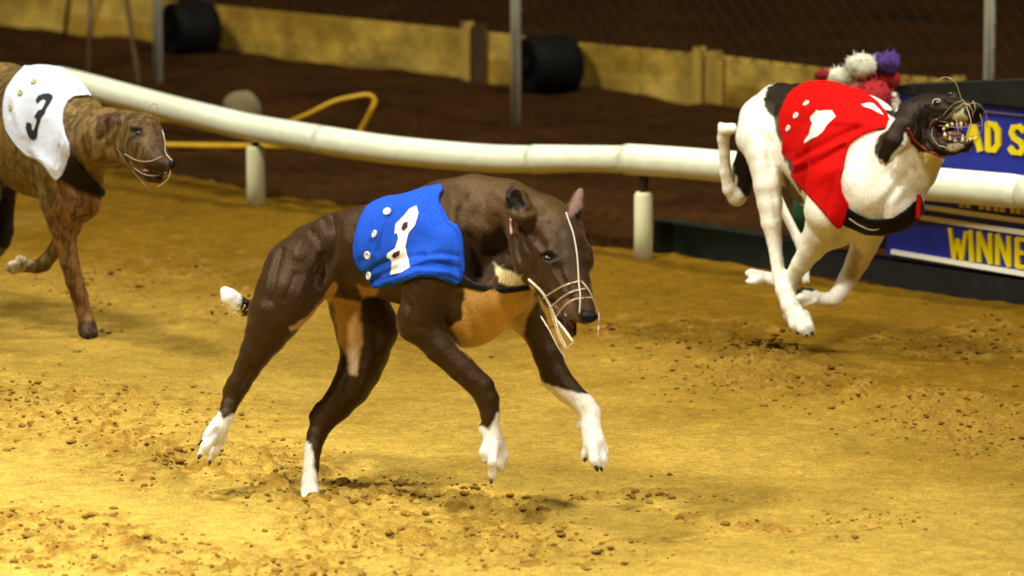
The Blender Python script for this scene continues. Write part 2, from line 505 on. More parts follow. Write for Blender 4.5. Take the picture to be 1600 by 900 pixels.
# loose clods thrown up by the paws
parts = []
def clod(c, r, seed):
    rr = np.random.default_rng(seed); V_, F_ = ball((0, 0, 0), 1, 7, 5)
    V_ = np.array(V_); nn = 1+.35*noise3(V_*1.3+seed*3.1, 1, 5)
    nn = nn+.22*noise3(V_*3.1+seed*1.7, 1, 6); V_ = V_*nn[:, None]*r*np.array([rr.uniform(.8, 1.5), rr.uniform(.8, 1.3), rr.uniform(.4, .75)])
    a = rr.uniform(0, 6.28); ca, sa = math.cos(a), math.sin(a)
    return V_@np.array([[ca, sa, 0], [-sa, ca, 0], [0, 0, 1]])+c, F_
cpts = []
while len(cpts) < 2500:
    px = rng.uniform(-40, 1640); py = rng.uniform(420, 930)
    g = G(px, py); c = churn(np.array([g[0]]), np.array([g[1]]))[0]
    if rng.random() > c**1.1*.95+.006: continue
    r = min(.010, .0020+rng.exponential(.0016))
    cpts.append((g[0], g[1], r))
for (px, py, n, sp) in ((640, 772, 14, 26), (560, 780, 10, 30), (735, 775, 10, 20), (795, 776, 9, 22), (1180, 548, 16, 28), (1212, 548, 8, 8), (880, 775, 5, 40), (1000, 776, 8, 50), (740, 832, 12, 40), (940, 880, 3, 60), (260, 722, 5, 14), (870, 828, 4, 10), (30, 880, 10, 50), (240, 845, 10, 40)):
    for _ in range(n):
        g = G(px+rng.normal()*sp, py+rng.normal()*4); cpts.append((g[0], g[1], rng.uniform(.003, .0095)))
for i, (x, y, r) in enumerate(cpts):
    parts.append(clod(np.array([x, y, ground_z(x, y)+r*.25]), r, i))
clodm = mat('moist_sand', attr='Col', rough=.95, spec=.05, noise=[(25, 3, .55, 1.3, (1, 1, 1))], bump=[(220, .6, .003, (1, 1, 1))])
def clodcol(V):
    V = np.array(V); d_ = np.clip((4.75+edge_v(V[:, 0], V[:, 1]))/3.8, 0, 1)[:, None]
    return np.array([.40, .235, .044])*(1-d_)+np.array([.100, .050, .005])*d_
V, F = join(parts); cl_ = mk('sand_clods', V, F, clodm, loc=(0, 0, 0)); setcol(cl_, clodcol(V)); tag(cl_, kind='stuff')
# sand still in the air behind the paws
parts = []
for (px, py, D, n, sx, sy) in ((1185, 540, GD(552), 44, 26, 8), (1213, 538, GD(552), 18, 6, 6), (632, 758, GD(775), 16, 14, 5), (735, 763, GD(776), 10, 12, 3), (258, 716, GD(735), 4, 6, 4), (160, 520, GD(524), 6, 12, 2)):
    for _ in range(n):
        parts.append(clod(P(px+rng.normal()*sx, py-abs(rng.normal()*sy), D+rng.normal()*.03), rng.uniform(.0018, .0065), len(parts)+9000))
V, F = join(parts); ka = mk('kicked_up_sand', V, F, clodm, loc=(0, 0, 0)); setcol(ka, clodcol(V)*.8); tag(ka, kind='stuff')

# ---------------------------------------------------------------- running rail
def line_D(px, py, a, b):
    """depth of pixel px on the upright plane over ground line a-b"""
    d = ray(px, py); n = np.cross(b-a, [0, 0, 1.]); t = ((a-CAM)@n)/(d@n); return (t*d)@FWD
def on_plane(px, py, a, b):
    return P(px, py, line_D(px, py, a, b))
RA = G(400, 318); RB = G(1005, 401)
railm = mat('rail_paint', (.84, .88, .68), rough=.35, spec=.45, noise=[(3, 4, .82, 1.06, (1, 1, 1)), (30, 4, .93, 1.04, (1, 1, 1))], bump=[(5, .4, .02, (1, 1, 1))])
postm = mat('post_paint', (.78, .76, .46), rough=.5, noise=[(9, 4, .75, 1.08, (1, 1, .5))])
brm = mat('rail_bracket_steel', (.045, .022, .007), rough=.7)
rail = empty('running_rail', RA, 'long cream plastic running rail curving behind the racing dogs', 'rail')
cl = [(90, 122, 18.5), (112, 127.5, 19), (150, 138, 20), (250, 165, 20.5), (330, 185, 21), (400, 201, 21.5), (490, 216, 22), (500, 218, 22.5), (600, 233, 22.5), (700, 243, 22.5), (770, 248, 22.5),
      (826, 249, 22), (834, 249, 23.5), (900, 248, 21.5), (970, 249, 22), (980, 249, 25), (1060, 254, 25), (1130, 260, 25.5), (1250, 268, 26), (1350, 277, 26), (1450, 287, 27), (1600, 300, 27.5), (1800, 322, 28), (2100, 360, 29)]
cuts = [0, 7, 12, 15, 18, 21, len(cl)-1]
cuts = [0, 7, 12, 15, 18, 21, 23]
for a, b in zip(cuts[:-1], cuts[1:]):
    seg = cl[a:b+1]
    pts = [on_plane(x, y, RA, RB) for x, y, r in seg]; rr = [r*line_D(x, y, RA, RB)/FPX*.985 for x, y, r in seg]
    sp = spline(pts, 5); rs = np.interp(np.linspace(0, len(rr)-1, len(sp)), range(len(rr)), rr)
    if b < len(cl)-1: rs[-1] *= .93
    V, F = tube(sp, rs, 24); mk('rail_tube', V, F, railm, rail)
for (bx, by, ty) in ((400, 321, 228), (1005, 404, 300), (1745, None, None)):
    sl = (401-318)/605.
    if by is None: by = 318+sl*(bx-400); ty = by-100
    g = on_plane(bx, by, RA, RB); D = line_D(bx, by, RA, RB); top = on_plane(bx, ty, RA, RB)
    g[2] = -.03; top[:2] = g[:2]; r = 14.5*D/FPX
    V, F = tube([g, top*.5+g*.5, top-np.array([0, 0, .008]), top], [r*1.02, r, r, r*.8], 20)
    mk('post', V, F, postm, rail)
    c = top+np.array([0, 0, .022])
    V, F = tube([top-np.array([0, 0, .004]), c+np.array([0, 0, .028])], [r*.42, r*.6], 12)
    mk('bracket', V, F, brm, rail)

# ---------------------------------------------------------------- kickboard of planks with its stakes
KA = G(0, 48); KB = G(1100, 170)
plankm = [mat('weathered_plank', c, rough=.85, spec=.1, noise=[(3.2, 5, .42, 1.35, (1, 1, 1.6)), (13, 5, .6, 1.25, (1, 1, 1)), (60, 2, .85, 1.15, (1, 1, 6))], bump=[(40, .5, .004, (1, 1, 5))]) for c in ((.50, .32, .050), (.56, .37, .07), (.45, .27, .035))]
kb = empty('kickboard', KA, 'long low weathered plank kickboard along the far side of the infield', 'fence')
kd = (KB-KA)/np.linalg.norm(KB-KA); kn = np.array([-kd[1], kd[0], 0]); kn = kn if kn[1] > 0 else -kn
def bar(a, b, th, z0a, z0b, z1a, z1b, nrm):
    V = []
    for p, z0, z1 in ((a, z0a, z1a), (b, z0b, z1b)):
        for s in (0, 1):
            for z in (z0, z1): q_ = p+nrm*th*s; V.append([q_[0], q_[1], z])
    return V, [[0, 1, 3, 2], [4, 6, 7, 5], [0, 4, 5, 1], [2, 3, 7, 6], [0, 2, 6, 4], [1, 5, 7, 3]]
edges_px = [-500, -180, 100, 330, 545, 722, 880, 1000, 1112, 1270, 1420, 1600, 1850]
for i, (a, b) in enumerate(zip(edges_px[:-1], edges_px[1:])):
    def kp(px, py0=None): return on_plane(px, 48+.111*px, KA, KB)
    pa = kp(a)+kd*.0015; pb = kp(b)-kd*.0015
    for row in (0, 1):
        h0, h1 = (-.02, .0845) if row == 0 else (.086, .168)
        V, F = bar(pa+kn*(.003*row+.002*(i % 2)), pb+kn*(.003*row+.002*(i % 2)), .028, h0, h0, h1+.003*(i % 3), h1+.002*((i+1) % 3), kn)
        mk('plank', V, F, plankm[(i+row*2) % 3], kb, smooth=False)
darkwood = mat('dark_post_wood', (.07, .035, .012), rough=.9, noise=[(20, 4, .6, 1.3, (1, 1, .3))])
yelwood = mat('pale_stake_wood', (.46, .30, .05), rough=.8, noise=[(20, 4, .7, 1.2, (1, 1, .3))])
for px, wd, m_, hh in ((736, .019, yelwood, .205), (754, .022, darkwood, .20), (1098, .018, yelwood, .20), (1120, .026, yelwood, .19), (330, .02, darkwood, .19), (-120, .02, yelwood, .19), (1500, .02, yelwood, .19)):
    p = on_plane(px, 48+.111*px, KA, KB)-kn*.03-kd*wd
    V, F = bar(p, p+kd*wd*2, .026, -.06, -.06, hh, hh+.004, kn)
    mk('stake', V, F, m_, kb, smooth=False)

# ---------------------------------------------------------------- galvanised posts with chain-link mesh
FA = G(247, 131); FB = G(806, 206)
galv = mat('galvanised_steel', (.80, .78, .60), rough=.5, metal=0, noise=[(14, 4, .7, 1.1, (1, 1, .4))])
fe = empty('wire_fence', FA, 'chain-link wire fence on slim galvanised posts behind the running rail', 'fence')
fd = (FB-FA)/np.linalg.norm(FB-FA)
for px in (-310, 247, 806, 1543, 2250):
    py = 131+(206-131)/559*(px-247); g = G(px, py)
    V, F = tube([g-np.array([0, 0, .06]), g+np.array([0, 0, 1.15]), g+np.array([0, 0, 1.16])], [.0165, .0165, .012], 14)
    mk('post', V, F, galv, fe)
wirem = mat('mesh_wire', (.035, .022, .008), rough=.6)
V = []; F = []
La = G(-310, 131-75/559*557); Lb = G(2250, 131+75/559*2003); Ln = np.linalg.norm(Lb-La); pit = .07; z0, z1 = .30, 1.1
up = np.array([0, 0, 1.]); nn = np.cross(fd, up)*.0008
def wire(a, b):
    d = (b-a)/np.linalg.norm(b-a); s = np.cross(d, nn/np.linalg.norm(nn))*.0011; base = len(V)
    V.extend([a+nn+s, a+nn-s, a-nn-s, a-nn+s, b+nn+s, b+nn-s, b-nn-s, b-nn+s])
    for k in range(4): F.append([base+k, base+(k+1) % 4, base+4+(k+1) % 4, base+4+k])
hh = z1-z0; t = -hh
while t < Ln:
    for sg in (1, -1):
        a_t, b_t = (t, t+hh) if sg > 0 else (t+hh, t)
        za, zb = z0, z1
        pa, pb = a_t, b_t
        # clip to the run of the fence
        def at(tt, zz): return La+fd*tt+up*zz
        if min(pa, pb) < 0 or max(pa, pb) > Ln: continue
        wire(at(pa, za)+nn*(1.2*sg), at(pb, zb)+nn*(1.2*sg))
    t += pit
mk('wire_mesh', V, F, wirem, fe, smooth=False)

# ---------------------------------------------------------------- black drums by the posts
blk = mat('black_rubber', (.0035, .0035, .003), rough=.7, spec=.1, noise=[(12, 4, .6, 1.6, (1, 1, 1))], bump=[(40, .3, .004, (1, 1, 1))])
for cx, cy, rp, ln, lab in ((300, 46, 45, 36, 'black drum lying behind the wire fence post, above the white jacketed dog'), (860, 102, 49, 40, 'black drum lying right of the middle galvanised post, against the plank kickboard')):
    D = GD(cy+rp+2); c = P(cx, cy, D); r = rp*D/FPX; hl = ln*D/FPX
    ax = np.array([.90, .44, 0]); ax /= np.linalg.norm(ax)
    prof = [(-hl, .0), (-hl, .62*r), (-hl-.006, .70*r), (-hl-.004, .93*r), (-hl+.012, r), (-hl*.3, r*.985), (hl*.5, r), (hl*.85, r*.95), (hl, r*.78), (hl*1.06, .35*r), (hl*1.07, .01*r)]
    dr = empty('drum', (c[0], c[1], 0), lab, 'drum', 'black drums behind the rail')
    V, F = lathe(c, ax, [(a, max(b, 1e-4)) for a, b in prof])
    mk('drum_body', V, F, blk, dr)
    V, F = tube([c-ax*(hl+.001), c-ax*(hl+.012)], [r*.30, r*.27], 18); mk('hub', V, F, blk, dr)
    V, F = tube([c-ax*hl*.5, c-ax*hl*.42], [r*1.02, r*1.02], 28); mk('rim', V, F, blk, dr)

# ---------------------------------------------------------------- tripod, top left
tri = empty('tripod', G(140, 100), 'dark thin-legged tripod standing before the planks at top left', 'tripod')
tm = mat('tripod_metal', (.10, .055, .02), rough=.5, noise=[(8, 3, .7, 1.3, (1, 1, 1))])
apex = P(152, -330, GD(92)); hub = apex
for foot, mid in (((99, 66), (122, 0)), ((138, 118), (141, 0)), ((217, 132), (190, 14))):
    g = G(*foot); k = apex*.45+g*.55
    V, F = tube([g, k], [.008, .009], 10); lg = mk('leg', V, F, tm, tri)
    V, F = tube([k, apex], [.012, .012], 10); mk('leg_sleeve', V, F, tm, lg)
V, F = tube([apex-up*.04, apex+up*.05], [.04, .03], 14); mk('head', V, F, tm, tri)

# ---------------------------------------------------------------- yellow bent-tube barrier and pale sack behind the rail
yel = mat('yellow_paint', (.55, .31, .008), rough=.45, noise=[(12, 4, .75, 1.15, (1, 1, 1))])
yb = empty('tube_barrier', G(420, 236), 'yellow bent-tube barrier lying behind the cream running rail', 'barrier')
y0 = GD(236)
pth = [P(150, 170, y0+.5), P(250, 186, y0+.3), P(330, 197, y0+.2), P(420, 199, y0+.1), P(470, 184, y0), P(520, 160, y0-.03), P(552, 152, y0-.04), P(575, 149, y0-.05), P(585, 157, y0-.05), P(580, 172, y0-.05), P(566, 199, y0-.03), P(553, 218, y0-.02), P(520, 229, y0-.01)]
V, F = tube(spline(pth, 6), .0085, 12); mk('hoop_tube', V, F, yel, yb)
pth = [P(200, 226, y0+.05), P(300, 228, y0+.03), P(400, 229, y0+.01), P(522, 229, y0-.01)]
V, F = tube(spline(pth, 4), .0105, 12); mk('base_tube', V, F, yel, yb)
V_, F_ = ball((0, 0, 0), 1, 28, 18); V_ = np.array(V_); V_ = V_*(1+.12*noise3(V_*1.6, 1, 44)+.04*noise3(V_*5, 1, 45))[:, None]
ctr = P(378, 172, GD(205)); sk = mk('sack', V_*np.array([.06, .05, .058])+ctr, F_, mat('pale_cloth', (.20, .15, .075), rough=.9, noise=[(10, 4, .7, 1.2, (1, 1, 1))]), loc=(ctr[0], ctr[1], 0))
tag(sk, 'pale rounded sack just showing above the cream rail', 'sack')

# ---------------------------------------------------------------- advertising box along the rail
SA = EA+ENRM*.0; SB = EB
def onS(px, py, off=0.0):
    a = SA-ENRM*off; b = SB-ENRM*off
    return on_plane(px, py, a, b)
def s_uv(p): return (p-SA)@EDIR, p[2]
def slab(u0, u1, z0, z1, depth, front=0.0):
    """box standing on the edge line, from u0 to u1, its face `front` metres nearer the track"""
    c = SA+EDIR*(u0+u1)/2+ENRM*(depth/2-front)+up*(z0+z1)/2
    return boxm(c, EDIR*(u1-u0)/2, ENRM*(depth/2), up*(z1-z0)/2)
u_of = lambda px, py: s_uv(onS(px, py))[0]
z_of = lambda px, py: onS(px, py)[2]
navy = mat('navy_panel', (.014, .026, .34), rough=.4, spec=.4, noise=[(4, 4, .7, 1.15, (1, 1, 1))])
blackp = mat('black_panel', (.008, .009, .007), rough=.6, noise=[(12, 4, .6, 1.5, (1, 1, 1))])
dgreen = mat('dark_green_cloth', (.006, .012, .006), rough=.9, noise=[(14, 4, .6, 1.5, (1, 1, 1))])
green = mat('green_panel', (.03, .16, .06), rough=.6, noise=[(12, 4, .6, 1.3, (1, 1, 1))])
ylet = mat('yellow_lettering', (.80, .62, .0), rough=.5)
wline = mat('white_line_paint', (.86, .84, .70), rough=.5)
sg = empty('advertising_board', onS(1500, 455)*np.array([1, 1, 0]), 'navy advertising board with yellow capitals and white lines behind the rail at right', 'sign')
uL = u_of(1386, 300); uR = u_of(2000, 400)
ztop = z_of(1500, 164); 
V, F = slab(uL, uR, .075, z_of(1500, 156)-.004, .05); mk('panel', V, F, navy, sg, smooth=False)
def prism(u0, u1, lo0, hi0, lo1, hi1, depth, front):
    V = [SA+EDIR*u+ENRM*v+up*z for u, a, b in ((u0, lo0, hi0), (u1, lo1, hi1)) for v in (-front, depth-front) for z in (a, b)]
    return V, [[0, 1, 3, 2], [4, 6, 7, 5], [0, 4, 5, 1], [2, 3, 7, 6], [0, 2, 6, 4], [1, 5, 7, 3]]
uF = u_of(1396, 140); f0, f1 = z_of(1396, 143), z_of(1396, 134); g0, g1 = z_of(1600, 167), z_of(1600, 124); kx = (uR-uF)/(u_of(1600, 150)-uF)
V, F = prism(uF, uR+.02, f0, f1, f0+(g0-f0)*kx, f1+(g1-f1)*kx, .09, .015); mk('top_frame', V, F, blackp, sg, smooth=False)
V, F = slab(u_of(1290, 400), uR+.02, -.02, z_of(1500, 424), .07, .012); mk('skirt', V, F, blackp, sg, smooth=False)
V, F = slab(u_of(1026, 380), u_of(1290, 400)-.002, -.02, .080, .05, .01); bk = mk('mat_roll', V, F, dgreen, None, smooth=False, loc=onS(1100, 380)*np.array([1, 1, 0]))
bk.name = 'low_plinth'; tag(bk, 'low dark green cloth-covered plinth beyond the rail, left of the navy board', 'plinth')
gb = empty('green_housing', onS(1250, 400)*np.array([1, 1, 0]), 'green upright housing between the dark plinth and the navy board', 'box')
V, F = slab(u_of(1227, 380), u_of(1268, 380), .084, z_of(1250, 292), .12, -.03); mk('side_panel', V, F, green, gb, smooth=False)
V, F = slab(u_of(1268, 380)+.002, uL-.004, .084, z_of(1300, 330), .10, -.035); mk('body_panel', V, F, blackp, gb, smooth=False)
def band(p0, p1, th, mat_, name):
    (x0, y0_), (x1, y1_) = p0, p1
    a = onS(x0, y0_, .004); b = onS(x1, y1_, .004)
    t_ = th*line_D((x0+x1)/2, (y0_+y1_)/2, SA, SB)/FPX/2
    c = (a+b)/2; V, F = boxm(c, (b-a)/2, ENRM*.0035, up*t_); mk(name, V, F, mat_, sg, smooth=False)
band((1396, 316), (1790, 373), 8, wline, 'painted_line')
band((1396, 333), (1790, 392), 8, wline, 'painted_line')
band((1393, 393), (1790, 460), 7.5, wline, 'painted_line')
band((1500, 170), (1790, 200), 2.5, mat('faded_line', (.10, .08, .16), rough=.6), 'painted_line')
def letter(name, strokes, wpx):
    """capital built of flat bars standing 4 mm proud of the panel"""
    parts = []
    for (pts) in strokes:
        for (a, b) in zip(pts[:-1], pts[1:]):
            A = onS(a[0], a[1], .003); B = onS(b[0], b[1], .003); D = line_D(a[0], a[1], SA, SB)
            d = (B-A); Ln_ = np.linalg.norm(d); d /= Ln_; s = np.cross(d, ENRM); s /= np.linalg.norm(s)
            hw = wpx*D/FPX/2
            # bars keep their width in the board's own plane
            hw2 = hw*(1+.45*abs(s@EDIR))
            V_, F_ = boxm((A+B)/2, d*(Ln_/2+hw*.5), ENRM*(.003+.0003*len(parts)), s*hw2); parts.append((V_, F_))
    V, F = join(parts); mk(name, V, F, ylet, sg, smooth=False)
sl = .15
def L2(x, y): return (x, y+sl*(x-1482))
letter('letter_w', [[L2(1485, 357), L2(1491, 402), L2(1497, 372), L2(1503, 402), L2(1510, 359)]], 5.2)
letter('letter_i', [[L2(1517, 356), L2(1519, 402)]], 6.5)
letter('letter_n', [[L2(1530, 401), L2(1530, 356), L2(1548, 401), L2(1548, 356)]], 6)
letter('letter_n', [[L2(1559, 401), L2(1559, 356), L2(1577, 401), L2(1577, 356)]], 6)
letter('letter_e', [[L2(1600, 357), L2(1590, 357), L2(1590, 400), L2(1600, 400)], [L2(1590, 378), L2(1599, 378)]], 6.5)
def L3(x, y): return (x, y+.12*(x-1545))
letter('letter_a', [[L3(1511, 236), L3(1521, 197), L3(1532, 236)], [L3(1515, 222), L3(1528, 222)]], 8)
letter('letter_d', [[L3(1544, 193), L3(1544, 234), L3(1554, 233), L3(1560, 224), L3(1560, 203), L3(1554, 194), L3(1544, 193)]], 7.5)
letter('letter_s', [[L3(1600, 198), L3(1593, 192), L3(1584, 194), L3(1581, 203), L3(1585, 211), L3(1596, 217), L3(1600, 226), L3(1595, 233), L3(1584, 233), L3(1579, 227)]], 7)
for x0 in (1503, 1513, 1534, 1545, 1557, 1567, 1583, 1592, 1603):
    letter('letter_foot', [[L3(x0, 300), L3(x0, 327)]], 6)

# ---------------------------------------------------------------- fluffy lure over the board
def fluff(name, c, rad, m_, par, n=260, seed=0, spike=.35):
    rr = np.random.default_rng(seed); V_, F_ = ball((0, 0, 0), 1, 22, 14); V_ = np.array(V_)
    V_ = V_*(1+.14*noise3(V_*2.2+seed, 1, seed)+.08*noise3(V_*6+seed, 1, seed+1))[:, None]*np.array(rad)
    parts = [(V_+c, F_)]
    for _ in range(n):
        d = rr.normal(size=3); d /= np.linalg.norm(d); b = c+d*np.array(rad)*.95
        t = b+(d+rr.normal(size=3)*.45)*min(rad)*spike; s = np.cross(d, rr.normal(size=3)); s = s/np.linalg.norm(s)*min(rad)*.07; u = np.cross(d, s); 
        parts.append(([b+s, b-s*.5+u*.9, b-s*.5-u*.9, t], [[0, 1, 3], [1, 2, 3], [2, 0, 3]]))
    V, F = join(parts); return mk(name, V, F, m_, par)
lD = line_D(1390, 340, SA, SB)-.14
lu = empty('plush_lure', P(1350, 300, lD), 'fluffy white, red, pink and purple plush lure above the navy board', 'lure')
mw = mat('white_plush', (.62, .60, .46), rough=.95, noise=[(30, 4, .7, 1.15, (1, 1, 1))]); mr = mat('red_plush', (.33, .012, .016), rough=.9, noise=[(14, 4, .4, 1.4, (1, 1, 1))])
mp_ = mat('purple_plush', (.07, .03, .17), rough=.95, noise=[(20, 4, .6, 1.4, (1, 1, 1))]); mpk = mat('pink_plush', (.55, .16, .17), rough=.95, noise=[(20, 4, .6, 1.3, (1, 1, 1))])
k = lD/FPX
for i, (nm, x, y, rx, ry, m_) in enumerate((('white_tuft', 1345, 103, 24, 19, mw), ('white_tuft', 1312, 121, 21, 16, mw), ('white_tuft', 1393, 166, 12, 22, mw), ('purple_tuft', 1389, 98, 17, 17, mp_), ('purple_tuft', 1371, 92, 9, 9, mp_),
                                    ('red_body', 1380, 124, 26, 16, mr), ('red_body', 1366, 156, 26, 30, mr), ('red_body', 1290, 118, 17, 9, mr), ('pink_tuft', 1334, 138, 23, 18, mpk))):
    fluff(nm, P(x, y, lD+.015*(i % 3)), (rx*k, ry*k*.9, ry*k), m_, lu, 200, 50+i)
V, F = tube([P(1350, 180, lD+.02), P(1352, 250, lD+.02), P(1352, 262, lD+.35)], .009, 10); mk('carrier_arm', V, F, brm, lu)
# ================================================================ GREYHOUNDS
def coatmat(name, brindle=False):
    m = bpy.data.materials.new(name); m.use_nodes = True; nt = m.node_tree; N = nt.nodes; L = nt.links
    b = N['Principled BSDF']; b.inputs['Roughness'].default_value = .40; b.inputs['Specular IOR Level'].default_value = .20
    b.inputs['Sheen Weight'].default_value = .10 if not brindle else .04; b.inputs['Sheen Roughness'].default_value = .35; b.inputs['Sheen Tint'].default_value = (1, .66, .40, 1); b.inputs['Specular Tint'].default_value = (1, .78, .58, 1)
    at = N.new('ShaderNodeAttribute'); at.attribute_name = 'Col'; tc = N.new('ShaderNodeTexCoord')
    def nz(scale, det, st, lo, hi, a, c, dist=0):
        mp = N.new('ShaderNodeMapping'); mp.inputs['Scale'].default_value = st; L.new(tc.outputs['Object'], mp.inputs[0])
        n = N.new('ShaderNodeTexNoise'); n.inputs['Scale'].default_value = scale; n.inputs['Detail'].default_value = det; n.inputs['Distortion'].default_value = dist
        L.new(mp.outputs[0], n.inputs[0]); r = N.new('ShaderNodeMapRange')
        for i, v in enumerate((lo, hi, a, c)): r.inputs[i+1].default_value = v
        L.new(n.outputs[0], r.inputs[0]); return r.outputs[0], n.outputs[0]
    src = at.outputs['Color']
    for (r, _) in (nz(9, 4, (1, 1, 1), .3, .7, .90, 1.10), nz(240, 2, (1, 1, .35), .25, .75, .84, 1.14)):
        v = N.new('ShaderNodeVectorMath'); v.operation = 'SCALE'; L.new(src, v.inputs[0]); L.new(r, v.inputs['Scale']); src = v.outputs[0]
    if brindle:
        r, _ = nz(26, 3, (1.6, 1.6, .55), .38, .62, .38, 1.15, 1.6)
        v = N.new('ShaderNodeVectorMath'); v.operation = 'SCALE'; L.new(src, v.inputs[0]); L.new(r, v.inputs['Scale']); src = v.outputs[0]
    L.new(src, b.inputs['Base Color'])
    _, h = nz(300, 3, (1, 1, .3), 0, 1, 0, 1)
    bp = N.new('ShaderNodeBump'); bp.inputs['Strength'].default_value = .7; bp.inputs['Distance'].default_value = .003
    L.new(h, bp.inputs['Height']); L.new(bp.outputs[0], b.inputs['Normal'])
    return m
COAT = coatmat('short_coat'); BRINDLE = coatmat('brindle_coat', True)
def clothmat(name, col):
    return mat(name, attr=None, col=col, rough=.85, spec=.06, noise=[(7, 4, .88, 1.1, (1, 1, 1)), (160, 2, .9, 1.08, (1, 1, 1))], bump=[(35, .35, .006, (1, 1, 1)), (420, .3, .0012, (1, 1, 1))])
EYEM = mat('eye', (.010, .005, .003), rough=.22, spec=.5)
NOSEM = mat('nose_leather', (.006, .0045, .004), rough=.5, spec=.12, bump=[(300, .4, .001, (1, 1, 1))])
MOUTHM = mat('mouth_lining', (.045, .012, .010), rough=.3, spec=.5); TONGUE = mat('tongue', (.34, .16, .13), rough=.25, spec=.6)
TOOTH = mat('tooth', (.80, .66, .30), rough=.25, spec=.6); CLAW = mat('claw', (.03, .02, .012), rough=.4)
WIREP = mat('muzzle_wire', (.62, .50, .36), rough=.3, metal=.35, spec=.6); LEATHER = mat('red_collar', (.22, .015, .01), rough=.5)
ELASTIC = mat('black_elastic', (.006, .005, .005), rough=.5, spec=.15, bump=[(120, .5, .002, (1, 1, .2))])
BUTT = mat('white_button', (.62, .60, .55), rough=.3, spec=.5)
NUMW = mat('white_number', (.80, .80, .78), rough=.7); NUMB = mat('black_number', (.012, .014, .012), rough=.8)

def paint(V, base, ops, noise_seed=3):
    px, py, D = proj(V); n1 = noise3(V, 45, noise_seed)*1.5+noise3(V, 130, noise_seed+1)*1.3
    C = np.tile(np.array(base, float), (len(V), 1))
    for (poly, col, f, *dr) in ops:
        d = polysd(px, py, poly)+n1*(1 if f < 3 else 1.5)
        wgt = np.clip(.5-d/f, 0, 1)
        if dr: wgt = wgt*((D > dr[0]) & (D < dr[1]))
        C = C*(1-wgt[:, None])+np.array(col)*wgt[:, None]
    return C
def finish(Fd, strokes=(), noise_amp=.0012, it=2):
    V, Q = surface(Fd.F, Fd.lo, Fd.h)
    V = relax(V, Q, it); N = vnormals(V, Q)
    V = V+N*((noise3(V, 17, 5)+.5*noise3(V, 38, 6))*noise_amp)[:, None]
    if strokes: V = sculpt(V, Q, strokes)
    return V, Q
def garment(T, poly, off, strokes, h_noise=.0012, it=2, flare=0.0, seed=21):
    """cloth: the torso field swelled by `off`, trimmed to an outline"""
    V = None
    lo = np.array([1e9]*3); hi = -lo
    F = T.F
    # crop the grid to the outline's box
    ix = T.px([T.ax[0][:, None, None], T.ax[1][None, :, None], T.ax[2][None, None, :]])
    xs = [p[0] for p in poly]; ys = [p[1] for p in poly]
    m = (ix[0] > min(xs)-8) & (ix[0] < max(xs)+8) & (ix[1] > min(ys)-8) & (ix[1] < max(ys)+8)
    w_ = np.where(m); a = [max(0, q.min()-1) for q in w_]; b = [q.max()+2 for q in w_]
    sl = tuple(slice(x, y) for x, y in zip(a, b))
    X, Y, D = ix[0][:, :, :][sl] if ix[0].shape == F.shape else np.broadcast_to(ix[0], F.shape)[sl], np.broadcast_to(ix[1], F.shape)[sl], np.broadcast_to(ix[2], F.shape)[sl]
    R = polysd(X, Y, poly)*D/FPX
    J = -smin(-(F[sl]-off), -R, .002)
    lo = T.lo+np.array(a)*T.h
    V, Q = surface(J.astype(np.float32), lo, T.h)
    V = relax(V, Q, it); N = vnormals(V, Q)
    V = V+N*((noise3(V, 14, seed)+.5*noise3(V, 33, seed+1))*h_noise)[:, None]
    V = sculpt(V, Q, strokes)
    return V, Q
def strap(name, pts, r, skin, mat_, parent, lift=.002, D=None, m=5, n=7):
    """a strap or wire laid over the skin through the given points; a point may carry its own depth"""
    P3 = []; last = D
    for p in pts:
        if len(p) > 2: q_ = P(p[0], p[1], p[2]); last = p[2]
        else:
            q_, _n = skin.hit(p[0], p[1], lift, last); last = (q_-CAM)@FWD
        P3.append(q_)
    V, F = tube(spline(P3, m), r, n); return mk(name, V, F, mat_, parent)
def stud(name, px, py, r, skin, mat_, parent):
    c, n = skin.hit(px, py, .001); u = np.cross(n, up); u /= np.linalg.norm(u); v = np.cross(n, u)
    V = []; F = []
    prof = [(r, 0), (r, .0022), (r*.8, .0032), (r*.5, .0026), (r*.42, .0012), (r*.01, .0012)]; k = 16
    for (a, b) in prof:
        for i in range(k): V.append(c+n*b+(u*math.cos(6.2832*i/k)+v*math.sin(6.2832*i/k))*a)
    for j in range(len(prof)-1):
        for i in range(k): F.append([j*k+i, j*k+(i+1) % k, (j+1)*k+(i+1) % k, (j+1)*k+i])
    return mk(name, V, F, mat_, parent)
def eye(px, py, r, skin, parent, sink=.55, D=None):
    c, n = skin.hit(px, py, 0, D); V, F = ball(c-n*r*sink, r, 18, 12); return mk('eye', V, F, EYEM, parent)
def claws(parent, lst):
    for (x, y, D, x2, y2, r) in lst:
        V, F = tube([P(x, y, D), P((x+x2)/2, (y+y2)/2, D-.002), P(x2, y2, D)], [r*D/FPX, r*.8*D/FPX, r*.25*D/FPX], 7); mk('claw', V, F, CLAW, parent)

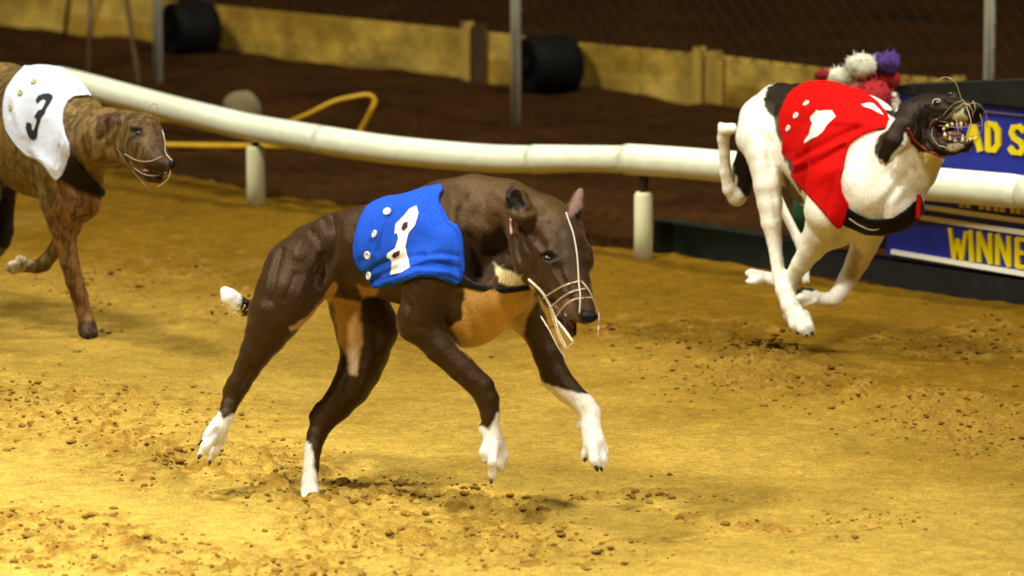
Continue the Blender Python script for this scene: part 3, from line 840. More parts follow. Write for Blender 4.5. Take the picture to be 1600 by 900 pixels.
# ---------------------------------------------------------------- No. 2: chocolate brown greyhound in the blue jacket
def dog_brown():
    root = empty('greyhound', G(620, 775), 'chocolate brown greyhound in a blue jacket running nearest the camera', 'greyhound', 'racing greyhounds')
    Lat = np.array([.5, .866, 0])
    lo = np.array([P(315, 800, 11.9)[0]-.03, 11.10, -.03]); hi = np.array([P(960, 300, 12)[0]+.03, 12.75, .80])
    Fd = Field(lo, hi, .0036)
    c = Fd.chain
    # trunk
    c([(452, 430, 12.14, 46), (490, 402, 12.10, 52), (535, 388, 12.06, 58), (580, 388, 12.02, 68), (632, 392, 11.97, 84), (690, 396, 11.92, 99)], .03, Lat, .80)
    c([(690, 396, 11.92, 96), (735, 449, 11.87, 84), (765, 440, 11.84, 74)], .03, Lat, .80)
    c([(722, 470, 11.89, 72)], .03, Lat, .8)
    c([(700, 335, 11.93, 56), (740, 322, 11.91, 50), (790, 334, 11.88, 55), (845, 356, 11.77, 50)], .03, Lat, .85)   # withers, neck
    c([(735, 395, 11.90, 60), (795, 372, 11.88, 38)], .04)
    c([(720, 340, 11.86, 42), (708, 400, 11.84, 44), (672, 440, 11.83, 40)], .02)                 # near shoulder blade
    c([(672, 440, 11.83, 40), (655, 492, 11.83, 32), (648, 508, 11.83, 27)], .02)
    T = Field.__new__(Field); T.__dict__.update(Fd.__dict__); T.F = Fd.F.copy()
    c([(738, 385, 11.79, 22), (750, 418, 11.785, 26), (775, 392, 11.80, 26), (790, 398, 11.80, 22)], .022, carve=True)
    # near fore leg
    c([(650, 500, 11.83, 29), (686, 543, 11.83, 24), (720, 574, 11.83, 21.5), (752, 605, 11.83, 20), (762, 625, 11.83, 18.5), (766, 648, 11.83, 15), (768, 666, 11.83, 12.5), (769, 680, 11.83, 14), (772, 692, 11.83, 15)], .012)
    for (a) in ([(764, 690, 11.82, 10), (757, 708, 11.80, 9.5), (758, 719, 11.80, 7)], [(772, 695, 11.80, 9), (769, 722, 11.78, 8), (769, 742, 11.79, 6.5), (769, 750, 11.79, 4)],
                [(780, 692, 11.84, 10), (786, 712, 11.84, 8), (782, 732, 11.84, 6)], [(776, 690, 11.85, 10), (778, 710, 11.84, 9), (777, 726, 11.83, 7)], [(754, 668, 11.83, 7), (752, 676, 11.83, 5)]): c(a, .004)
    # far fore leg
    c([(800, 470, 11.90, 44), (826, 500, 11.93, 26), (843, 528, 11.94, 20), (856, 556, 11.94, 22), (868, 588, 11.94, 23), (888, 611, 11.93, 19.5), (912, 632, 11.92, 17.5), (921, 645, 11.92, 17), (923, 665, 11.91, 15.5), (928, 690, 11.90, 18)], .014)
    for a in ([(922, 694, 11.90, 10), (916, 710, 11.90, 8), (914, 716, 11.90, 6)], [(926, 700, 11.88, 10), (929, 720, 11.87, 8), (931, 728, 11.87, 6)], [(936, 700, 11.90, 10), (941, 718, 11.89, 8), (939, 730, 11.89, 6)], [(940, 696, 11.92, 9), (945, 708, 11.92, 7)], [(906, 662, 11.92, 6), (904, 668, 11.92, 4)]): c(a, .004)
    # near hind leg
    c([(470, 425, 12.06, 58), (448, 462, 12.03, 50), (430, 492, 12.02, 43), (416, 522, 12.02, 33), (400, 550, 12.02, 24.5), (386, 576, 12.03, 20), (374, 600, 12.03, 17.5), (365, 616, 12.04, 16), (358, 634, 12.03, 13), (353, 650, 12.02, 12)], .016)
    c([(366, 600, 12.03, 12), (354, 613, 12.05, 6)], .01)
    c([(352, 650, 12.02, 11), (341, 668, 12.02, 15), (337, 682, 12.02, 12)], .008)
    for a in ([(333, 668, 12.0, 8), (322, 680, 11.99, 7), (316, 688, 11.99, 4.5)], [(334, 682, 12.0, 8), (322, 697, 11.98, 8), (313, 711, 11.98, 5)], [(342, 684, 12.03, 8), (336, 704, 12.03, 7), (328, 721, 12.04, 4.5)], [(350, 668, 12.04, 8), (346, 688, 12.05, 7), (342, 698, 12.05, 4)], [(328, 690, 12.03, 6), (322, 706, 12.04, 5)]): c(a, .004)
    # far hind leg
    c([(545, 425, 12.10, 44), (562, 480, 12.12, 47), (570, 520, 12.12, 45), (570, 548, 12.11, 39), (562, 578, 12.10, 34), (548, 605, 12.10, 30), (526, 634, 12.10, 25), (505, 658, 12.10, 19.5), (495, 680, 12.09, 15.5), (489, 702, 12.08, 13.5), (486, 730, 12.07, 12.2), (484, 752, 12.06, 12.5), (484, 768, 12.05, 13)], .018)
    c([(600, 500, 12.10, 18), (602, 520, 12.1, 17)], .03)
    c([(500, 640, 12.1, 12), (489, 650, 12.1, 7)], .012)
    for dx in (-8, 0, 8): c([(484+dx, 764, 12.04, 7), (485+dx*1.15, 777, 12.02, 6)], .004)
    # flank fold and belly
    c([(520, 432, 12.04, 22), (560, 440, 12.04, 18), (610, 440, 12.0, 20)], .03)
    # tail
    c([(432, 430, 12.2, 20), (412, 472, 12.24, 13), (394, 482, 12.22, 12.5), (380, 480, 12.18, 13), (368, 474, 12.16, 15), (358, 464, 12.15, 13), (351, 455, 12.15, 8)], .012)
    # head
    c([(845, 358, 11.76, 50), (866, 366, 11.72, 47), (874, 392, 11.69, 45), (882, 418, 11.665, 38), (892, 442, 11.645, 29)], .02)
    c([(830, 385, 11.74, 34), (836, 412, 11.71, 33), (850, 432, 11.69, 26)], .02)
    c([(890, 440, 11.645, 30), (899, 462, 11.625, 26.5), (906, 480, 11.605, 23.5), (914, 490, 11.59, 17)], .012)
    c([(846, 428, 11.70, 22), (866, 462, 11.67, 20), (880, 488, 11.645, 15.5), (889, 508, 11.635, 11.5), (894, 520, 11.63, 8)], .012)
    c([(880, 486, 11.605, 6), (893, 502, 11.59, 6), (900, 512, 11.585, 6)], .004, carve=True)
    c([(912, 395, 11.68, 14), (914, 410, 11.67, 14)], .012)                # far brow
    # ears
    c([(826, 344, 11.70, 13), (816, 326, 11.69, 17), (808, 308, 11.69, 17), (803, 296, 11.70, 9)], .005)
    c([(808, 318, 11.665, 12), (806, 306, 11.665, 12), (803, 297, 11.67, 6)], .003, carve=True)
    c([(794, 330, 11.69, 6), (806, 338, 11.675, 7), (820, 341, 11.67, 7.5), (833, 336, 11.68, 7)], .004)
    c([(892, 344, 11.72, 13), (898, 326, 11.73, 13), (903, 310, 11.74, 10.5), (907, 299, 11.745, 6)], .008)
    c([(906, 340, 11.70, 8), (908, 325, 11.70, 5)], .004, carve=True)
    strokes = [
        ([(516, 335), (519, 362), (517, 395), (508, 420), (498, 446)], 9, -.016), ([(505, 400), (500, 430)], 8, -.008), ([(548, 380), (545, 410), (556, 430)], 12, .006), ([(500, 345), (478, 372), (466, 400)], 9, .005), ([(486, 362), (470, 392)], 4, -.003), ([(440, 390), (430, 430), (424, 470)], 5, -.004), ([(476, 440), (462, 480), (446, 505)], 6, .005), ([(460, 430), (444, 470)], 5, -.004), ([(538, 345), (536, 385), (528, 420)], 14, .004),
        ([(470, 385), (455, 430), (440, 470)], 18, .005), ([(492, 430), (478, 470), (455, 505)], 9, -.005), ([(430, 400), (416, 450), (404, 500)], 8, .004),
        ([(735, 306)], 7, -.010), ([(722, 318), (718, 345), (726, 370)], 7, -.003), ([(745, 335), (762, 352), (785, 362)], 9, -.003), ([(705, 290), (712, 320), (708, 350)], 9, .005), ([(775, 300), (800, 320), (806, 340)], 8, .004), ([(820, 300), (845, 330)], 7, -.004), ([(812, 360), (818, 385), (830, 410)], 5, .004), ([(806, 370), (810, 400), (822, 430)], 4, -.005), ([(718, 330), (728, 360), (740, 395)], 10, -.004), ([(760, 300), (762, 330), (752, 365)], 16, .005),
        ([(775, 340), (790, 370), (790, 395)], 8, -.006), ([(852, 398), (858, 404)], 7, -.006, 11.3, 11.9), ([(862, 388), (850, 392)], 7, .004),
        ([(826, 372), (846, 398), (866, 428), (884, 456)], 6, .0045), ([(872, 418), (884, 448), (890, 470)], 5, -.0035), ([(838, 370), (850, 388)], 7, -.004), ([(884, 428), (900, 458), (910, 482)], 4, .003), ([(846, 396), (858, 391), (870, 397)], 3, .004), ([(846, 408), (858, 411), (868, 409)], 3, .003), ([(864, 470), (884, 500), (898, 508)], 2.5, -.005), ([(858, 350), (872, 362), (886, 356)], 6, -.003), ([(820, 400), (838, 430)], 6, -.003), ([(868, 420), (878, 445)], 8, -.003), ([(875, 360), (880, 390)], 7, -.003),
        ([(660, 520), (700, 560), (735, 595)], 6, .004), ([(676, 560), (715, 592)], 4, -.003), ([(650, 460), (656, 500)], 8, .005), ([(640, 470), (644, 510)], 6, -.004),
        ([(380, 560), (366, 598)], 4, .003), ([(392, 575), (376, 604)], 4, -.004), ([(540, 590), (510, 640)], 6, .003), ([(580, 560), (560, 620)], 9, .004), ([(548, 570), (540, 610)], 6, -.004),
        ([(720, 470), (740, 520)], 10, -.006), ([(770, 455), (790, 500)], 12, .006), ([(910, 640), (915, 690)], 4, -.002), ([(927, 640), (931, 690)], 3, .002),
        ([(560, 470), (552, 540)], 10, .005), ([(583, 460), (590, 540)], 8, -.004), ([(540, 455), (565, 460), (590, 455)], 7, -.005)]
    V, Q = finish(Fd, strokes)
    tan2 = (.36, .20, .06); brown = (.033, .0160, .0058); tan = (.50, .29, .085); white = (.78, .74, .66); dark = (.035, .02, .014)
    ops = [
        ([(690, 262), (800, 262), (880, 320), (870, 350), (820, 330), (800, 350), (770, 350), (740, 370), (700, 340)], (.070, .039, .015), 45),  # lighter neck and shoulder: tan-brown fur plus top light painted in
        ([(560, 445), (592, 452), (588, 462), (562, 470), (520, 466), (524, 500), (530, 535), (542, 560), (546, 585), (556, 588), (562, 562), (568, 530), (562, 495), (566, 475)], tan2, 5),
        ([(540, 545), (560, 540), (558, 585), (546, 588)], (.45, .33, .2), 6),
        ([(522, 440), (527, 448), (516, 475), (492, 500), (456, 518), (452, 512), (480, 494), (504, 468)], tan2, 4),
        ([(728, 445), (760, 452), (800, 455), (832, 448), (838, 470), (826, 490), (814, 520), (800, 560), (752, 567), (722, 547), (708, 524), (704, 512), (722, 500), (722, 480)], tan, 5, 11.5, 12.0),
        ([(770, 408), (785, 420), (814, 432), (822, 447), (800, 449), (780, 442)], (.80, .66, .36), 4, 11.5, 12.0),
        ([(748, 665), (766, 674), (777, 646), (787, 640), (800, 700), (775, 770), (740, 740)], white, 4),
        ([(836, 582), (850, 600), (875, 606), (900, 614), (922, 614), (942, 625), (970, 750), (890, 745), (880, 640), (850, 610)], (.88, .84, .78), 4),
        ([(800, 490), (822, 492), (818, 520), (830, 560), (822, 570), (806, 520)], (.35, .22, .12), 4, 11.8, 12.2),
        ([(340, 640), (348, 652), (367, 646), (372, 700), (330, 735), (290, 720)], white, 4),
        ([(478, 690), (487, 694), (490, 725), (498, 750), (502, 790), (460, 790), (466, 700)], white, 4),
        ([(330, 430), (378, 440), (376, 500), (330, 500)], (.85, .82, .76), 4, 12.08, 12.4),
        ([(842, 400), (850, 393), (862, 392), (872, 401), (874, 414), (866, 412), (852, 412)], (.012, .007, .004), 4, 11.4, 11.8),
        ([(862, 468), (886, 500), (902, 506), (898, 514), (880, 506), (860, 476)], (.02, .009, .006), 3, 11.4, 11.8),
        ([(862, 480), (884, 462), (900, 478), (904, 500), (884, 505)], (.11, .062, .04), 8, 11.4, 11.75),
        ([(880, 360), (872, 420), (880, 440), (900, 430), (925, 430), (930, 380), (905, 345)], (.026, .013, .006), 14, 11.4, 11.75),  # dark stripe of the face, with its unlit right side painted in
        ([(886, 338), (902, 292), (914, 292), (912, 338)], (.17, .10, .075), 5, 11.4, 12),
        ([(790, 325), (790, 300), (800, 288), (812, 296), (822, 322), (808, 330)], (.008, .006, .005), 4, 11.4, 12),
        ([(896, 338), (914, 322), (916, 350), (900, 350)], (.012, .008, .007), 5, 11.4, 12)]
    body = mk('body', V, Q, COAT, root); setcol(body, paint(V, brown, ops))
    sk = Skin(V, Q)
    eye(856, 404, .0095, sk, root, .25)
    # nose, tongue, teeth
    D = 11.565; V_, F_ = ball(P(920, 495, D+.004), (.0190, .014, .0125), 18, 12); V_ = np.array(V_); mk('nose', V_, F_, NOSEM, root)
    strap('mouth_lining', [(882, 490, 11.62), (890, 502, 11.61), (896, 512, 11.61)], [.005]*11, sk, MOUTHM, root)
    # racing jacket
    jp = [(556, 360), (551, 385), (552, 402), (558, 418), (566, 426), (573, 434), (580, 446), (590, 451), (612, 447), (640, 438), (655, 433), (675, 433), (698, 440), (712, 447), (722, 440), (726, 420), (724, 395), (722, 368), (716, 352), (703, 346), (694, 328), (687, 315), (687, 303), (693, 297), (690, 286), (662, 292), (640, 300), (622, 304), (602, 305), (585, 312), (572, 322), (562, 340)]
    folds = [([(575, 330), (562, 360), (560, 400)], 7, .003), ([(606, 325), (596, 350), (586, 380), (582, 400)], 4, .0035), ([(612, 330), (600, 358), (590, 392)], 3, -.004),
             ([(580, 440), (610, 425), (650, 414), (690, 412), (715, 418)], 5, -.005), ([(585, 446), (620, 436), (655, 424), (700, 426), (716, 432)], 4, .006), ([(600, 432), (635, 420), (670, 404), (700, 405)], 4, .005),
             ([(590, 420), (620, 405), (660, 396)], 4, -.004), ([(640, 330), (660, 350), (700, 370)], 14, .004), ([(655, 400), (690, 395), (716, 400)], 4, -.004),
             ([(680, 300), (672, 320), (680, 345)], 7, .003), ([(708, 360), (714, 390), (714, 420)], 5, .004), ([(572, 428), (590, 414), (604, 408)], 4, -.006), ([(566, 408), (574, 400), (580, 380)], 5, -.003)]
    VJ, QJ = garment(T, jp, .0092, folds)
    jk = mk('racing_jacket', VJ, QJ, clothmat('blue_cloth', (.015, .078, .54)), root); jk['label'] = 'blue racing jacket with a white 2'
    sj = Skin(VJ, QJ)
    num = [[(651, 322), (654, 334), (649, 352), (639, 364), (637, 372), (634, 386), (637, 398), (638, 402), (641, 418), (628, 426), (611, 429), (613, 410), (610, 404), (605, 402), (606, 396), (618, 388), (623, 372), (621, 364), (617, 366), (619, 350), (632, 337), (640, 327)]]
    for hp in ([(560, 362), (556, 385), (557, 401), (563, 417), (572, 430), (584, 443), (592, 446), (612, 442), (640, 433), (656, 428), (675, 428), (698, 434), (712, 441)], [(719, 432), (720, 400), (717, 371), (711, 357), (700, 348), (690, 329), (684, 315)]):
        strap('hem', hp, .0011, sj, jk.data.materials[0], jk, .0004, 11.8)
    nm = decal('number', num, sj, NUMW, jk, .0016, 2.5); nm['label'] = 'white number 2 folded by the cloth'
    gapm = mat('number_hole', (.05, .01, .03), rough=.8)  # dark fill for the two holes in the figure
    for gp in ([(631, 349), (638, 346), (638, 355), (632, 361), (628, 358)], [(616, 395), (626, 391), (625, 398), (617, 403), (613, 400)]): decal('number_gap', [gp], sj, gapm, jk, .0026, 1.5)
    for (x, y) in ((605, 331), (586, 366), (575, 399), (577, 431)): stud('button', x, y, .0088, sj, BUTT, jk)
    V_, F_ = join([]) if False else ([], [])
    VB, QB = garment(T, [(722, 425), (740, 440), (775, 449), (826, 446), (830, 454), (790, 459), (750, 455), (716, 446)], .007, [], .0005)
    mk('elastic_band', VB, QB, ELASTIC, root)
    # wire racing muzzle with its straps
    mz = 0.0013
    o = strap('muzzle', [(828, 436), (838, 445), (850, 458), (862, 478), (872, 498), (884, 518, 11.60), (896, 535, 11.585)], mz*2.2, sk, WIREP, root, .004)
    for pts in ([(845, 494, 11.66), (858, 515, 11.64), (872, 542, 11.62), (884, 560, 11.61)], [(866, 492, 11.62), (874, 520, 11.60), (886, 545, 11.59)], [(858, 470), (866, 505, 11.63), (878, 536, 11.61), (890, 548, 11.60)],
                [(850, 466), (872, 452), (890, 444), (906, 440)], [(860, 482), (878, 466), (896, 456), (914, 452)], [(870, 496), (884, 478), (900, 468), (924, 466)],
                [(908, 441), (920, 458), (930, 478), (936, 492), (935, 512, 11.56), (934, 530, 11.565)], [(896, 535, 11.585), (886, 545, 11.59), (884, 560, 11.61)]):
        strap('cage_wire', pts, mz, sk, WIREP, o, .0035, 11.6)
    st = strap('head_strap', [(884, 333), (889, 348), (894, 362), (898, 380), (901, 400), (903, 425), (904, 442), (906, 465), (906, 490)], .0012, sk, mat('cream_strap', (.70, .62, .48), rough=.4), root, .002)
    strap('cheek_strap', [(799, 342, 11.72), (800, 352), (801, 366)], .0034, sk, mat('pink_tag', (.62, .34, .32), rough=.4), root, .002)
    # white tuft at the tail tip
    parts = []; rr = np.random.default_rng(5)
    for _ in range(110):
        t = rr.uniform(0, 1); b0 = P(374+t*(354-374), 480+t*(459-480), 12.15)+rr.normal(size=3)*.010*(.55+.45*(1-t))*np.array([1, 1, 1])
        d = np.array([-.75, rr.normal()*.35, .15+rr.normal()*.75]); d[2] -= (1-t)*.9; d /= np.linalg.norm(d); ln = rr.uniform(.006, .013)
        s = np.cross(d, [0, 1, 0])*.0030; u = np.cross(d, s); parts.append(([b0+s, b0-s*.5+u*.8, b0-s*.5-u*.8, b0+d*ln+np.array([0, 0, -.004])], [[0, 1, 3], [1, 2, 3], [2, 0, 3]]))
    V_, F_ = join(parts); tf = mk('tail_tuft', V_, F_, mat('white_hair', (.85, .82, .76), rough=.8), root)
    claws(root, [(313, 711, 11.97, 309, 719, 3), (328, 720, 12.03, 327, 727, 3), (316, 688, 11.98, 311, 694, 2.6), (768, 750, 11.785, 767, 757, 3), (931, 728, 11.865, 934, 737, 4), (939, 730, 11.885, 941, 737, 3.2), (914, 716, 11.89, 913, 722, 2.8)])
dog_brown()

# ---------------------------------------------------------------- No. 1: white and black greyhound in the red jacket
WIRED = mat('bronze_wire', (.34, .26, .15), rough=.3, metal=.3, spec=.6)
def dog_white():
    root = empty('greyhound', G(1290, 552), 'white and black greyhound in a red jacket, jaws open, airborne by the rail', 'greyhound', 'racing greyhounds')
    Lat = np.array([.62, .78, 0])
    lo = np.array([P(1105, 500, 13.9)[0]-.03, 13.05, .0]); hi = np.array([P(1560, 300, 13.9)[0]+.03, 14.45, .80])
    Fd = Field(lo, hi, .0038); c = Fd.chain
    c([(1200, 190, 14.02, 46), (1222, 184, 13.98, 54), (1252, 196, 13.93, 66), (1288, 218, 13.86, 88), (1328, 244, 13.78, 102), (1362, 275, 13.72, 90)], .03, Lat, .80)
    c([(1366, 280, 13.70, 84), (1374, 300, 13.66, 66)], .03, Lat, .85)
    c([(1350, 220, 13.72, 52), (1384, 246, 13.66, 47), (1412, 238, 13.60, 46), (1434, 218, 13.57, 40)], .03)
    c([(1395, 290, 13.64, 50), (1424, 262, 13.60, 42), (1440, 236, 13.57, 38)], .03)
    c([(1330, 220, 13.70, 60), (1312, 280, 13.66, 46), (1296, 328, 13.66, 40)], .025)
    c([(1384, 300, 13.62, 48), (1398, 318, 13.62, 38)], .02)
    T = Field.__new__(Field); T.__dict__.update(Fd.__dict__); T.F = Fd.F.copy()
    # near hind leg
    c([(1192, 188, 13.94, 38), (1182, 215, 13.90, 32), (1190, 240, 13.88, 25), (1196, 265, 13.87, 23), (1199, 290, 13.86, 21.5), (1203, 318, 13.86, 19.5), (1205, 348, 13.86, 16), (1210, 378, 13.86, 11.5), (1214, 408, 13.85, 10), (1217, 430, 13.84, 11), (1225, 453, 13.82, 13), (1236, 478, 13.81, 15), (1248, 497, 13.80, 16)], .012)
    for a in ([(1238, 490, 13.80, 11), (1241, 508, 13.79, 8), (1245, 517, 13.79, 6)], [(1247, 498, 13.79, 11), (1254, 514, 13.77, 8), (1259, 521, 13.77, 6)], [(1257, 494, 13.79, 10), (1264, 510, 13.78, 7.5), (1268, 518, 13.78, 5)], [(1232, 494, 13.82, 9), (1236, 506, 13.82, 6)]): c(a, .004)
    # far hind leg, flicked up behind
    c([(1205, 200, 14.06, 40), (1180, 235, 14.10, 27), (1164, 268, 14.12, 21), (1157, 294, 14.12, 16), (1153, 308, 14.12, 13)], .015)
    c([(1162, 300, 14.12, 10), (1151, 308, 14.11, 13.5), (1140, 296, 14.10, 10.5), (1134, 270, 14.09, 9), (1132, 240, 14.08, 9), (1130, 216, 14.07, 9.5), (1132, 204, 14.06, 9.5), (1144, 201, 14.05, 8.5)], .008)
    for a in ([(1134, 204, 14.05, 8), (1148, 203, 14.03, 6.5)], [(1130, 200, 14.07, 7), (1146, 198, 14.07, 6)], [(1128, 202, 14.07, 7), (1126, 196, 14.07, 5)]): c(a, .004)
    # near fore leg folded back
    c([(1296, 328, 13.70, 38), (1284, 362, 13.73, 28), (1268, 388, 13.76, 20), (1252, 412, 13.79, 15), (1236, 436, 13.83, 12), (1222, 442, 13.88, 10), (1204, 436, 13.90, 9.5), (1188, 432, 13.91, 10)], .015)
    c([(1262, 372, 13.76, 12), (1252, 374, 13.77, 7)], .012)
    for a in ([(1188, 430, 13.90, 8), (1174, 427, 13.89, 7), (1168, 427, 13.89, 5)], [(1190, 436, 13.90, 8), (1178, 439, 13.88, 7), (1169, 440, 13.88, 5)], [(1186, 434, 13.93, 7), (1174, 435, 13.94, 5.5)]): c(a, .004)
    # far fore leg folded back
    c([(1360, 350, 13.76, 30), (1350, 384, 13.80, 21), (1340, 408, 13.82, 18), (1325, 436, 13.82, 14.5), (1312, 456, 13.81, 12.5), (1302, 467, 13.80, 12), (1286, 468, 13.80, 10), (1268, 462, 13.79, 11), (1258, 460, 13.79, 11)], .012)
    for a in ([(1264, 458, 13.78, 8), (1250, 454, 13.77, 6.5)], [(1264, 464, 13.78, 7.5), (1249, 465, 13.77, 6.5)], [(1272, 470, 13.78, 6), (1258, 474, 13.78, 4.5)]): c(a, .004)
    # brisket and belly
    c([(1335, 335, 13.74, 48), (1310, 350, 13.74, 36)], .03, Lat, .85); c([(1240, 250, 13.96, 36), (1265, 290, 13.90, 34)], .03, Lat, .8)
    # tail tucked between the legs
    c([(1185, 210, 14.08, 10), (1205, 290, 14.14, 8), (1245, 370, 14.1, 7), (1258, 410, 14.05, 6), (1259, 440, 14.02, 6.5)], .01)
    # head
    c([(1420, 207, 13.56, 34), (1432, 190, 13.55, 36), (1452, 180, 13.53, 31)], .02)
    c([(1452, 176, 13.53, 31), (1478, 172, 13.49, 24), (1502, 175, 13.46, 20), (1522, 178, 13.43, 16.5)], .012)
    c([(1440, 212, 13.53, 28), (1462, 226, 13.50, 19), (1488, 230, 13.47, 13), (1508, 228, 13.45, 9.5), (1516, 221, 13.44, 7)], .012)
    c([(1470, 206, 13.475, 12), (1488, 205, 13.45, 15), (1508, 206, 13.43, 15), (1530, 208, 13.40, 16)], .005, carve=True)
    c([(1484, 158, 13.48, 12), (1489, 151, 13.48, 9)], .008)
    c([(1420, 176, 13.52, 20), (1409, 199, 13.49, 22), (1396, 222, 13.475, 18), (1384, 242, 13.48, 14), (1378, 252, 13.515, 6)], .005)       # ear thrown back over the neck
    strokes = [([(1378, 362), (1377, 340), (1384, 318), (1402, 292), (1424, 268)], 7, -.008), ([(1392, 340), (1392, 318), (1410, 296)], 9, .006), ([(1338, 275)], 7, -.003), ([(1336, 283)], 4, .002),
               ([(1440, 230), (1425, 258)], 8, -.004), ([(1455, 240), (1440, 270)], 9, .004), ([(1186, 205), (1200, 220), (1206, 260)], 8, -.006), ([(1178, 230), (1190, 290)], 8, .003),
               ([(1208, 300), (1214, 340)], 4, -.003), ([(1216, 400), (1222, 440)], 3, .002), ([(1290, 395), (1262, 422)], 4, .003), ([(1296, 385), (1318, 372)], 6, -.005), ([(1300, 372), (1296, 392)], 5, .004),
               ([(1476, 152), (1464, 162)], 6, -.004), ([(1462, 150), (1474, 150), (1482, 158)], 4, .004), ([(1460, 192), (1462, 215), (1478, 228)], 4, .004), ([(1466, 192), (1490, 190)], 3, .003),
               ([(1450, 190), (1450, 222)], 4, -.005), ([(1470, 184), (1452, 196), (1452, 216), (1466, 232), (1486, 236)], 2.5, .006), ([(1462, 180), (1443, 196), (1442, 222), (1456, 238)], 3, .004), ([(1446, 168), (1438, 190), (1436, 215)], 4, -.004), ([(1486, 160), (1500, 158), (1515, 162)], 3, .003), ([(1480, 178), (1496, 176), (1508, 166)], 3, -.004), ([(1478, 165), (1512, 165)], 5, -.002)]
    V, Q = finish(Fd, strokes, .0010)
    white = (.86, .84, .72); black = (.011, .008, .0055)
    ops = [([(1196, 124), (1268, 118), (1300, 140), (1250, 300), (1226, 250), (1222, 232), (1214, 220), (1213, 204), (1208, 182), (1199, 176), (1193, 164), (1194, 148), (1200, 138), (1214, 128)], black, 3),
           ([(1208, 216), (1216, 222), (1224, 240), (1240, 262), (1250, 300), (1262, 320), (1236, 320), (1226, 290), (1220, 250), (1214, 232), (1206, 222)], (.10, .075, .03), 5, 13.86, 14.3),
           ([(1208, 206), (1213, 208), (1218, 222), (1223, 226), (1218, 230), (1211, 222)], white, 3),
           ([(1254, 118), (1272, 118), (1270, 124), (1256, 126)], white, 2),
           ([(1148, 214), (1160, 212), (1172, 240), (1184, 262), (1188, 310), (1176, 318), (1160, 300), (1150, 290), (1146, 262), (1142, 232)], black, 3, 13.98, 14.5),
           ([(1376, 170), (1400, 172), (1414, 140), (1560, 120), (1565, 240), (1520, 250), (1480, 252), (1455, 238), (1436, 238), (1424, 224), (1414, 208), (1408, 230), (1392, 246), (1384, 258), (1379, 250), (1370, 248), (1366, 232), (1374, 214), (1388, 200), (1396, 186)], black, 3),
           ([(1490, 178), (1505, 171), (1514, 186), (1508, 191), (1488, 187)], (.42, .38, .22), 3), ([(1482, 226), (1504, 224), (1510, 232), (1490, 236), (1480, 232)], (.36, .30, .17), 3),
           ([(1452, 186), (1474, 180), (1492, 190), (1466, 194), (1460, 214), (1474, 228), (1458, 224)], (.05, .033, .018), 5),
           ([(1458, 196), (1480, 192), (1534, 196), (1536, 216), (1500, 222), (1470, 220)], (.085, .034, .028), 4),
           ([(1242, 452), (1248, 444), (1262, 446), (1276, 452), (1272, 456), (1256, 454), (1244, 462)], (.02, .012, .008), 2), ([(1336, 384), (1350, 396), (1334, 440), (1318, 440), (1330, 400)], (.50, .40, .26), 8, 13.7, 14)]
    body = mk('body', V, Q, COAT, root); setcol(body, paint(V, white, ops, 31))
    sk = Skin(V, Q)
    eye(1465, 161, .0115, sk, root, .35); eye(1484, 146.5, .008, sk, root, .4)
    c0, n0 = sk.hit(1465, 161, 0, 13.5)
    V_, F_ = tube([c0+n0*.003+np.array([math.cos(a)*.0105, 0, math.sin(a)*.0085]) for a in np.linspace(.4, 3.6, 10)], .0012, 6); mk('eyelid', V_, F_, mat('eye_white', (.62, .55, .52), rough=.2, spec=.6), root)
    V_, F_ = ball(P(1527, 170, 13.405), (.018, .016, .016), 18, 12); mk('nose', V_, F_, NOSEM, root)
    V_, F_ = ball(P(1494, 209, 13.475), (.024, .012, .0085), 16, 10); mk('tongue', V_, F_, TONGUE, root)
    V_, F_ = ball(P(1480, 207, 13.50), (.022, .014, .016), 16, 10); mk('mouth_lining', V_, F_, MOUTHM, root)
    def tooth(x, y, D, x2, y2, r):
        r *= 1.25
        V_, F_ = tube([P(x, y, D), P((x+x2)/2, (y+y2)/2, D-.001), P(x2, y2, D)], [r*D/FPX, r*.75*D/FPX, r*.15*D/FPX], 7); mk('tooth', V_, F_, TOOTH, root)
    for i, (x, y, x2, y2, r) in enumerate(((1502, 190, 1502, 203, 2.6), (1509, 190, 1510, 197, 2), (1515, 191, 1515, 196, 1.8), (1520, 191, 1520, 196, 1.8), (1525, 191, 1525, 196, 1.8), (1495, 192, 1495, 198, 2.2), (1488, 192, 1488, 198, 2.4), (1480, 195, 1481, 201, 2.6),
                                           (1504, 222, 1505, 210, 2.6), (1511, 222, 1511, 216, 1.8), (1516, 221, 1517, 216, 1.8), (1522, 219, 1523, 213, 1.8), (1493, 222, 1493, 216, 2.4), (1485, 219, 1484, 212, 2.6), (1477, 213, 1476, 206, 2.8), (1475, 203, 1475, 198, 2.4))):
        tooth(x, y, 13.44 if x > 1500 else 13.455, x2, y2, r)
    jp = [(1225, 158), (1230, 149), (1238, 140), (1252, 131), (1270, 124), (1288, 118), (1320, 124), (1340, 136), (1372, 158), (1386, 176), (1394, 197), (1380, 200), (1366, 203), (1350, 210), (1338, 217), (1328, 226), (1323, 240), (1318, 262), (1314, 282), (1316, 300), (1322, 312), (1327, 320), (1320, 345), (1315, 356), (1309, 358), (1298, 348), (1282, 328), (1262, 306), (1248, 290), (1234, 275), (1238, 266), (1241, 257), (1230, 248), (1221, 240), (1223, 222), (1218, 205), (1216, 192), (1217, 176)]
